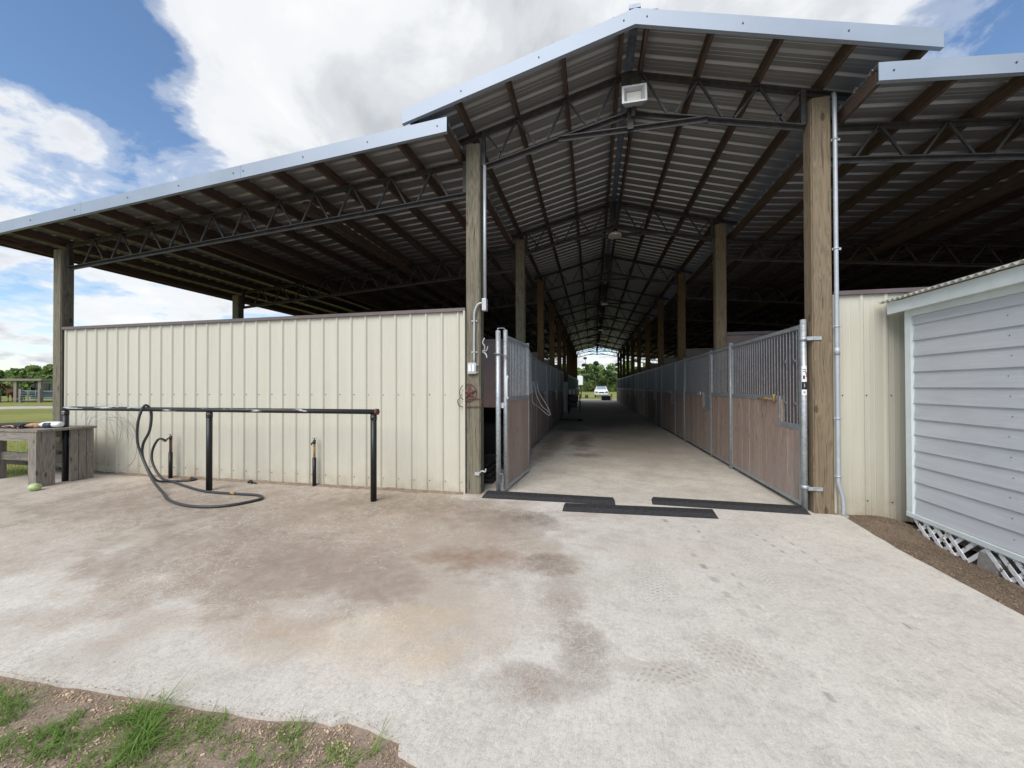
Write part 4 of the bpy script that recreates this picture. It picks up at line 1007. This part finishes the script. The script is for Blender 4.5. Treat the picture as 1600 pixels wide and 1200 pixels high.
bm = BM(); box(bm, -.27, .15, -.1, .45, .33, .60); box(bm, -.25, .2, -.2, .4, .645, .93); tag(obj('black_bin', bm, M['black'], None, .02), 'black bins packed on the shelves of the aisle rack', 'bin').location = (.68, 16.0, 0)
bk = None
for i, (a, lab) in enumerate([(.48, 'leftmost pale bucket on top of the black rack'), (.68, 'middle pale bucket on top of the black rack'), (.87, 'rightmost pale bucket on top of the black rack')]):
    if bk is None:
        bm = BM(); tube(bm, [(0,0,0),(0,0,.26)], .075, 14, r2=.09); bk = tag(obj('bucket', bm, M['whiteplastic']), lab, 'bucket', 'pale buckets on the black rack'); c = bk
    else: c = bk.copy(); COL.objects.link(c); c['label'] = lab
    c.location = (a, 15.95, 1.0)
bm = BM(); tube(bm, [(.25,11.5,.03),(1.1,11.15,.03)], .015, 8); tube(bm, [(1.08,11.2,.035),(1.2,11.05,.035)], .05, 8)
tag(obj('fallen_broom', bm, M['black']), 'dark long-handled broom lying across the aisle floor', 'broom')
mb = thing('mounting_block', 'dark green box on the gravel beyond the far end of the aisle', 'box', (3.05, 36.6, -.05))
bm = BM(); box(bm, -.47, .47, -.25, .25, 0, .48); obj('box_body', bm, M['concrete_box'], mb, .02)
bm = BM(); box(bm, -.5, .5, -.28, .28, .482, .53); obj('lid', bm, M['greyplastic'], mb)
bm = BM(); tube(bm, [(.58,0,.0),(.58,0,.55)], .03, 8); tube(bm, [(.58,0,.52),(.58,0,.68)], .07, 10); tag(obj('short_stake', bm, M['black']), 'short black stake beside the dark green box', 'stake').location = (3.05, 36.6, -.05)

# white car seen from the front
car = thing('parked_car', 'white car facing the barn, parked on the grass beyond the aisle', 'car', (2.9, 50, -.06))
sec = [(0,.50,.78,.80),(.10,.32,.86,.92),(.5,.28,.98,.95),(1.2,.26,1.06,.96),(1.55,.26,1.10,.96),(3.6,.26,1.12,.96),(4.4,.30,1.08,.92),(4.6,.45,.95,.84)]
bm = BM(); rings = []
for y_, za, zb_, hw in sec:
    rings.append([bm.verts.new(p) for p in ((-hw*.92,y_,za),(-hw,y_,za+.15),(-hw,y_,zb_-.18),(-hw*.86,y_,zb_),(hw*.86,y_,zb_),(hw,y_,zb_-.18),(hw,y_,za+.15),(hw*.92,y_,za))])
for a, b_ in zip(rings, rings[1:]):
    for i in range(8): bm.faces.new((a[i], a[(i+1)%8], b_[(i+1)%8], b_[i]))
bm.faces.new(rings[0]); bm.faces.new(rings[-1][::-1]); body = obj('car_body', bm, M['carwhite'], car)
bm = BM(); v = [bm.verts.new(p) for p in ((-.82,1.45,1.10),(.82,1.45,1.10),(.64,2.05,1.60),(-.64,2.05,1.60),(-.84,4.3,1.12),(.84,4.3,1.12),(.62,3.7,1.60),(-.62,3.7,1.60))]
for f in ((3,2,6,7),(0,3,7,4),(1,5,6,2),(4,7,6,5)): bm.faces.new([v[i] for i in f])
bm.faces.new((v[0],v[1],v[2],v[3])); obj('cabin', bm, M['carwhite'], car)
bm = BM(); bm.faces.new([bm.verts.new(p) for p in ((-.72,1.475,1.14),(.72,1.475,1.14),(.585,2.01,1.575),(-.585,2.01,1.575))]); o_ = obj('windscreen', bm, M['windshield'], car); o_.location = (0,-.012,.006)
for s in (-1, 1):
    bm = BM(); bm.faces.new([bm.verts.new(p) for p in ((s*.81,1.7,1.16),(s*.665,2.12,1.54),(s*.655,3.65,1.54),(s*.81,4.1,1.17))]); o_ = obj('side_window', bm, M['glass'], car); o_.location = (s*.02,0,0)
    bm = BM(); box(bm, s*.68-.16, s*.68+.16, -.03+.0, .12, .66, .82); obj('headlight', bm, M['glass'], car, .02)
    bm = BM(); box(bm, s*1.02-.08, s*1.02+.08, 1.62, 1.72, 1.12, 1.26); obj('side_mirror', bm, M['black'], car, .02)
    for y_ in (.85, 3.7):
        bm = BM(); tube(bm, [(s*.70,y_,.33),(s*.93,y_,.33)], .33, 20); w_ = obj('wheel', bm, M['rubber'], car); bm = BM(); tube(bm, [(s*.92,y_,.33),(s*.94,y_,.33)], .2, 14); obj('rim', bm, M['greyplastic'], w_)
bm = BM(); box(bm, -.35, .35, -.035, .1, .60, .76); obj('grille', bm, M['glass'], car)
bm = BM(); box(bm, -.82, .82, -.05, .2, .30, .50); obj('bumper', bm, M['greyplastic'], car, .02)
bm = BM(); box(bm, -.6, .6, -.045, .3, .22, .30); obj('lower_grille', bm, M['black'], car)
bm = BM(); box(bm, -.13, .13, -.062, -.05, .42, .53); obj('number_plate', bm, M['whiteplastic'], car)
bm = BM(); box(bm, -.70, .70, 1.9, 3.5, 1.615, 1.66); obj('roof_rack', bm, M['glass'], car)
# white horse trailer at left of the opening
tl = thing('horse_trailer', 'white horse trailer partly hidden behind the left side of the far opening', 'trailer', (-2.3, 45, 0))
bm = BM(); poly(bm, [(-3.2,.45),(1.75,.45),(1.75,1.65),(2.75,1.65),(2.75,2.75),(2.6,2.85),(-3.2,2.85)], 'y', 0, 2.1); obj('trailer_body', bm, M['carwhite'], tl, .04)
bm = BM(); box(bm, .9, 1.5, -.02, .02, .6, 1.5); obj('door', bm, M['glass'], tl)
for y_ in (-.04, ):
    for x_ in (-1.6,-.7):
        bm = BM(); tube(bm, [(x_,-.05,.33),(x_,.15,.33)], .36, 18); obj('wheel', bm, M['rubber'], tl)
bm = BM(); box(bm, -3.2, 1.75, .05, 2.0, .33, .45); obj('chassis', bm, M['black'], tl)
bm = BM(); tube(bm, [(2.5,1,1.65),(2.5,1,.0)], .06, 8); obj('jack', bm, M['black'], tl)
bm = BM(); box(bm, 2.7, 2.76, .1, 2.0, 1.6, 1.64); obj('nose_trim', bm, M['black'], tl)
bm = BM(); tube(bm, [(0,0,0),(0,0,.42)], .22, 14); tag(obj('drum', bm, M['concrete_box']), 'small dark drum on the grass between trailer and car', 'drum').location = (.9, 47, -.06)

# ------------------------------------------------------------------ paddock at far left (camera-facing axis)
RX = Vector((math.cos(YAW), math.sin(YAW), 0)); RY = Vector((-math.sin(YAW), math.cos(YAW), 0)); PB = Vector((-58.0, 24.2, -.07))
def P_(a, b_, z): return PB+RX*a+RY*b_+Vector((0,0,z))     # a along the fence, b away from the aisle
def pbox(bm, a0, a1, b0, b1, z0, z1):
    v = box(bm, 0,1,0,1,0,1); cs_ = [(a0,b0,z0),(a1,b0,z0),(a1,b1,z0),(a0,b1,z0),(a0,b0,z1),(a1,b0,z1),(a1,b1,z1),(a0,b1,z1)]
    for q, c_ in zip(v, cs_): q.co = P_(*c_)
sl = thing('shelter', 'low wooden open shelter over the horse pen at the far left', 'shelter', (0,0,0))
bm = BM(); pbox(bm, -9, 2.6, -.3, 4, 2.30, 2.52); part('roof', bm, M['grey_wood_x'], sl)
for a in (-8.5, -.45, 2.15):
    for b_ in (0, 3.7):
        bm = BM(); pbox(bm, a-.16, a+.16, b_-.1, b_+.12, 0, 2.30); part('post', bm, M['grey_wood'], sl)
fn = thing('paddock_fence', 'wooden post and rail paddock fence at the far left', 'fence', (0,0,0))
for a in (-1.45, .85, 2.85, 5.6, 9.0):
    bm = BM(); pbox(bm, a-.11, a+.11, -.72, -.5, 0, 1.45); part('fence_post', bm, M['grey_wood'], fn)
bm = BM()
for zz in (.45, 1.15): pbox(bm, .9, 9.2, -.5, -.45, zz, zz+.09)
pbox(bm, -9, .8, -.5, -.45, .35, .42); part('rail', bm, M['grey_wood_x'], fn)
gt = thing('paddock_gate', 'pale blue tube gate in the far left paddock fence', 'gate', (0,0,0))
bm = BM()
for zz in (.25,.5,.75,1.0,1.25): tube(bm, [P_(1.05,-.8,zz), P_(2.65,-.8,zz)], .03, 6)
for a in (1.05, 1.85, 2.65): tube(bm, [P_(a,-.8,.2), P_(a,-.8,1.3)], .03, 6)
part('gate_bars', bm, M['bluepaint'], gt)
bt = thing('blue_trailer', 'pale blue horse trailer with dark arched windows behind the paddock fence', 'trailer', (0,0,0))
bm = BM(); n_ = 8; prof = [(-1.4,.3),(-1.4,1.5),(-1.0,2.0),(-.3,2.3),(5.5,2.3),(5.5,.3)]
A = [bm.verts.new(P_(a,2.0,z_)) for a, z_ in prof]; B = [bm.verts.new(P_(a,4.2,z_)) for a, z_ in prof]
bm.faces.new(A); bm.faces.new(B[::-1])
for i in range(len(A)): bm.faces.new((A[i], B[i], B[(i+1)%len(A)], A[(i+1)%len(A)]))
part('trailer_body', bm, M['bluepaint'], bt)
bm = BM(); pbox(bm, -.3, 5.5, 1.9, 4.3, 2.05, 2.5); part('trailer_roof', bm, M['aqua'], bt)
for a in (-1.1, -.45, .5, 2.2):
    bm = BM(); pbox(bm, a-.2, a+.2, 1.94, 1.99, 1.25, 1.95); part('window', bm, M['glass'], bt)
for a in (2.0, 3.1):
    bm = BM(); tube(bm, [P_(a,1.85,.35), P_(a,2.1,.35)], .36, 16); part('wheel', bm, M['rubber'], bt)
def horse(name, label, a, b_, flip, mat, sc=1.0):
    root = thing(name, label, 'horse', tuple(P_(a, b_, 0)))
    root.rotation_euler = (0, 0, YAW+(math.pi if flip else 0)); root.scale = (sc, sc, sc)
    J = {'rump':(-.75,0,1.25,.26),'loin':(-.45,0,1.32,.29),'belly':(-.05,0,1.22,.33),'chest':(.42,0,1.22,.31),'withers':(.60,0,1.36,.22),'neck1':(.85,0,1.52,.17),'neck2':(1.08,0,1.72,.12),'poll':(1.22,0,1.86,.11),'face':(1.42,0,1.68,.085),'muz':(1.62,0,1.46,.065),
         'tail1':(-1.0,0,1.20,.05),'tail2':(-1.08,0,.75,.07),'tail3':(-1.06,0,.5,.03)}
    E_ = [('rump','loin'),('loin','belly'),('belly','chest'),('chest','withers'),('withers','neck1'),('neck1','neck2'),('neck2','poll'),('poll','face'),('face','muz'),('rump','tail1'),('tail1','tail2'),('tail2','tail3')]
    for s, n_ in ((.17,'l'),(-.17,'r')):
        J['h1'+n_]=(-.72,s,.98,.17); J['h2'+n_]=(-.62,s,.78,.11); J['h3'+n_]=(-.86,s,.50,.06); J['h4'+n_]=(-.80,s,.16,.04); J['h5'+n_]=(-.76,s,.03,.06)
        E_ += [('rump','h1'+n_),('h1'+n_,'h2'+n_),('h2'+n_,'h3'+n_),('h3'+n_,'h4'+n_),('h4'+n_,'h5'+n_)]
        J['f1'+n_]=(.50,s,.92,.13); J['f2'+n_]=(.50,s,.52,.06); J['f3'+n_]=(.50,s,.16,.04); J['f4'+n_]=(.53,s,.03,.06)
        E_ += [('chest','f1'+n_),('f1'+n_,'f2'+n_),('f2'+n_,'f3'+n_),('f3'+n_,'f4'+n_)]
        J['e'+n_]=(1.20,s*.4,2.02,.02); E_ += [('poll','e'+n_)]
    me = bpy.data.meshes.new('horse_body'); ks = list(J); me.from_pydata([J[k][:3] for k in ks], [(ks.index(a_), ks.index(c_)) for a_, c_ in E_], [])
    o_ = bpy.data.objects.new('horse_body', me); COL.objects.link(o_); o_.parent = root; me.materials.append(mat)
    sk = o_.modifiers.new('skin', 'SKIN')
    for i, k in enumerate(ks): me.skin_vertices[0].data[i].radius = (J[k][3], J[k][3]*.85); me.skin_vertices[0].data[i].use_root = (k == 'belly')
    sb = o_.modifiers.new('sub', 'SUBSURF'); sb.levels = sb.render_levels = 1
    sk.use_smooth_shade = True
horse('bay_horse', 'brown bay horse standing behind the paddock posts at far left', -1.75, .9, True, M['horsebrown'])
horse('black_horse', 'dark horse at the left edge, beyond the bay horse', -5.6, 1.6, False, M['horseblack'])

# ------------------------------------------------------------------ trees
def leaf_cloud(bm, c, r_, n_, size, rng, squash=.8):
    for _ in range(n_):
        while True:
            v = Vector((rng.uniform(-1,1), rng.uniform(-1,1), rng.uniform(-1,1)))
            if .25 < v.length < 1: break
        p = c+Vector((v.x*r_, v.y*r_, v.z*r_*squash))
        a = Vector((rng.uniform(-1,1), rng.uniform(-1,1), rng.uniform(-1,1))).normalized(); b_ = a.cross(Vector((rng.uniform(-1,1), rng.uniform(-1,1), rng.uniform(-1,1)))).normalized()
        s = size*rng.uniform(.6,1.4)
        bm.faces.new([bm.verts.new(p+a*s), bm.verts.new(p+b_*s*.7), bm.verts.new(p-a*s), bm.verts.new(p-b_*s*.7)])
def wood_line(name, label, spots, seed, mats, dens=1.0):
    rng = random.Random(seed); bm = BM(); bt_ = BM()
    for (x_, y_, h) in spots:
        base = Vector((x_, y_, -.1)); tube(bt_, [base, base+Vector((0,0,h*.6))], .22, 6, r2=.1)
        nb = rng.randint(11, 14)
        for k in range(nb):
            t_ = rng.uniform(.05, .92); rr = h*(.26 if t_ < .7 else .16)*rng.uniform(.6,1.1)
            c = base+Vector((rng.uniform(-1,1)*h*.30*(1.15-t_), rng.uniform(-1,1)*h*.3*(1.15-t_), h*t_))
            leaf_cloud(bm, c, rr, int(130*dens), .34*rng.uniform(.7,1.3), rng)
    o_ = obj(name, bm, mats, recalc=False); struct(o_, 'stuff', label); o2 = obj('trunks', bt_, M['bark'], o_)
    return o_
rng = random.Random(3)
sp_ = []
for i in range(60):
    t_ = i/59; sp_.append((-22+75*t_+rng.uniform(-1,1), 118+rng.uniform(-4,14), rng.uniform(6,9.5)))
for i in range(26): sp_.append((-20+70*i/25+rng.uniform(-1,1), 112+rng.uniform(-2,2), rng.uniform(2.5,4.5)))
wood_line('woodland', 'mixed green wood across the field beyond the barn', sp_, 5, M['leaf'], 1.0)
sp_ = []
for i in range(120):
    t_ = i/119; c = PB+RX*(-60+100*t_)+RY*(34+rng.uniform(0,14)); sp_.append((c.x, c.y, rng.uniform(4.8,6.4)))
wood_line('far_wood', 'bright green wood behind the paddock at the far left', sp_, 8, M['leaf'], 1.0)
# pines standing up out of the wood
def pine(x_, y_, h, lab, seed):
    rng = random.Random(seed); r_ = thing('pine_tree', lab, 'pine tree', (x_, y_, -.1), 'pines rising out of the wood')
    bm = BM(); tube(bm, [(0,0,0),(.1,0,h*.95)], .22, 8, r2=.06); obj('trunk', bm, M['bark'], r_)
    bm = BM()
    for k in range(14):
        t_ = rng.uniform(.35,1.0); leaf_cloud(bm, Vector((rng.uniform(-1,1)*1.1*(1.15-t_)*2, rng.uniform(-1,1)*1.2, h*t_)), .75*rng.uniform(.5,1.1), 80, .28, rng, .6)
    obj('crown', bm, M['pine'], r_, recalc=False)
pine(-.3, 109, 9.9, 'tall leaning pine at the left of the far opening', 1); pine(2.6, 110, 8.6, 'slim pine second from the left in the far opening', 2); pine(6.0, 111, 8.4, 'pine above the parked car in the far opening', 3)
pine(8.9, 110, 8.2, 'short pine right of centre in the far opening', 4); pine(13.4, 109, 9.0, 'pine at the right edge of the far opening', 5)

# ------------------------------------------------------------------ foreground chips, straw, grass
rng = random.Random(11)
def edge_y(x):
    for (a, b_) in zip(front, front[1:]):
        if a[0] <= x <= b_[0]: return a[1]+(b_[1]-a[1])*(x-a[0])/(b_[0]-a[0])
    return -3.6
bm = BM()
for i in range(26000):
    x_ = rng.uniform(-2.6, 1.6); y_ = edge_y(x_)-rng.random()**1.2*.75-.015
    if noise.noise(Vector((x_*4, y_*4, 2))) < -.25 and rng.random() < .8: continue
    z_ = gh(x_, y_)+.003; a = rng.uniform(0,6.28); l_ = rng.uniform(.0015,.0055)*(1.8 if rng.random() < .06 else 1); w = l_*rng.uniform(.2,.55); tl_z = rng.uniform(-.003,.004)
    u = Vector((math.cos(a)*l_, math.sin(a)*l_, tl_z)); v_ = Vector((-math.sin(a)*w, math.cos(a)*w, rng.uniform(-.002,.002))); c = Vector((x_,y_,z_+rng.random()*.003)); tp = Vector((0,0,.002))
    q = [bm.verts.new(p) for p in (c-u-v_, c+u-v_, c+u+v_, c-u+v_)]; bm.faces.new(q)
for i in range(1500):
    x_ = rng.uniform(-2.6, .95); y_ = edge_y(x_)+rng.random()**3*.16; a = rng.uniform(0,6.28); l_ = rng.uniform(.001,.0035); w = l_*.4
    u = Vector((math.cos(a)*l_, math.sin(a)*l_, 0)); v_ = Vector((-math.sin(a)*w, math.cos(a)*w, 0)); c = Vector((x_,y_,.0015))
    bm.faces.new([bm.verts.new(p) for p in (c-u-v_, c+u-v_, c+u+v_, c-u+v_)])
struct(obj('wood_chips', bm, M['chip']), 'stuff', 'pale wood chips scattered over the soil in the foreground')
bm = BM()
for i in range(9000):
    y_ = rng.uniform(-3.0, .02); x_ = rng.uniform(4.22, 4.86); z_ = gh(x_, y_)+.003; a = rng.uniform(0,6.28); l_ = rng.uniform(.002,.007); w = l_*rng.uniform(.3,.7)
    u = Vector((math.cos(a)*l_, math.sin(a)*l_, rng.uniform(-.003,.004))); v_ = Vector((-math.sin(a)*w, math.cos(a)*w, 0)); c = Vector((x_,y_,z_))
    bm.faces.new([bm.verts.new(p) for p in (c-u-v_, c+u-v_, c+u+v_, c-u+v_)])
struct(obj('soil_litter', bm, M['straw']), 'stuff', 'brown crumbs and litter on the soil strip beside the shed')
def blade(bm, p, h, lean, ang, w):
    d = Vector((math.cos(ang), math.sin(ang), 0)); s = Vector((-d.y, d.x, 0)); n_ = 4; prev = None
    for k in range(n_+1):
        t_ = k/n_; c = p+d*(lean*t_*t_)+Vector((0,0,h*(t_-.35*t_*t_*min(1, lean/h if h else 1)))); ww = w*(1-t_)**.7+.0003
        cur = (bm.verts.new(c-s*ww), bm.verts.new(c+s*ww))
        if prev: bm.faces.new((prev[0], prev[1], cur[1], cur[0])).smooth = True
        prev = cur
bm = BM()
clumps = [(-.30,-3.53,.035,34,.14),(-.20,-3.56,.05,60,.12),(-.12,-3.60,.05,60,.11),(-.22,-3.50,.035,36,.12),(-.1,-3.66,.06,60,.10),(0.0,-3.53,.08,50,.07),(.08,-3.5,.07,34,.06),
          (-.85,-3.63,.07,60,.08),(-.95,-3.6,.07,50,.10),(-1.1,-3.6,.08,50,.08),(-.52,-3.66,.07,55,.07),(-.42,-3.70,.08,60,.08),(-.6,-3.72,.08,50,.07),(-.38,-3.62,.05,24,.05),(-.55,-3.56,.03,16,.04),(-.35,-3.57,.04,20,.05),
          (.38,-3.47,.04,18,.06),(.45,-3.46,.03,14,.09),(.50,-3.52,.04,18,.06),(.66,-3.50,.04,26,.06),(.74,-3.50,.03,16,.05),(.80,-3.46,.02,8,.10),(.22,-3.55,.07,26,.05),(-.7,-3.8,.1,60,.08),(-.2,-3.75,.1,60,.08),(.1,-3.7,.1,50,.07),(.4,-3.62,.08,40,.06),(-1.6,-3.7,.15,70,.08),(-2.2,-3.8,.15,70,.08)]
for (cx_, cy_, r_, n_, h) in clumps:
    for i in range(int(n_*1.5)):
        a = rng.uniform(0,6.28); rr = r_*rng.random()**.5; x_ = cx_+math.cos(a)*rr; y_ = cy_+math.sin(a)*rr
        blade(bm, Vector((x_, y_, gh(x_, y_)-.003)), h*rng.uniform(.25,.85), h*rng.uniform(.3,1.6), rng.uniform(0,6.28), rng.uniform(.0012,.0028))
for i in range(500):
    x_ = rng.uniform(-2.6,1.2); y_ = edge_y(x_)-.06-rng.random()*.7
    if noise.noise(Vector((x_*3, y_*5, 7))) < .05: continue
    blade(bm, Vector((x_, y_, gh(x_, y_)-.003)), rng.uniform(.008,.035), rng.uniform(.01,.05), rng.uniform(0,6.28), rng.uniform(.001,.002))
bmd = BM()
for i in range(700):
    x_ = rng.uniform(-2.2,1.1); y_ = edge_y(x_)-.03-rng.random()*.6
    blade(bmd, Vector((x_, y_, gh(x_, y_)+.001)), rng.uniform(.002,.010), rng.uniform(.02,.07), rng.uniform(0,6.28), rng.uniform(.0006,.0016))
struct(obj('dry_grass', bmd, M['chip']), 'stuff', 'dead grass blades lying flat over the foreground soil')
struct(obj('foreground_grass', bm, M['blade']), 'stuff', 'green grass tufts growing from the foreground soil')
bm = BM()
for i in range(16000):
    x_ = -7.45-rng.random()**1.6*8; y_ = rng.uniform(-3.2, 5.5)
    blade(bm, Vector((x_, y_, -.07)), rng.uniform(.03,.09), rng.uniform(.01,.05), rng.uniform(0,6.28), rng.uniform(.002,.005))
struct(obj('lawn_grass', bm, M['blade']), 'stuff', 'short lawn grass beyond the left edge of the concrete')
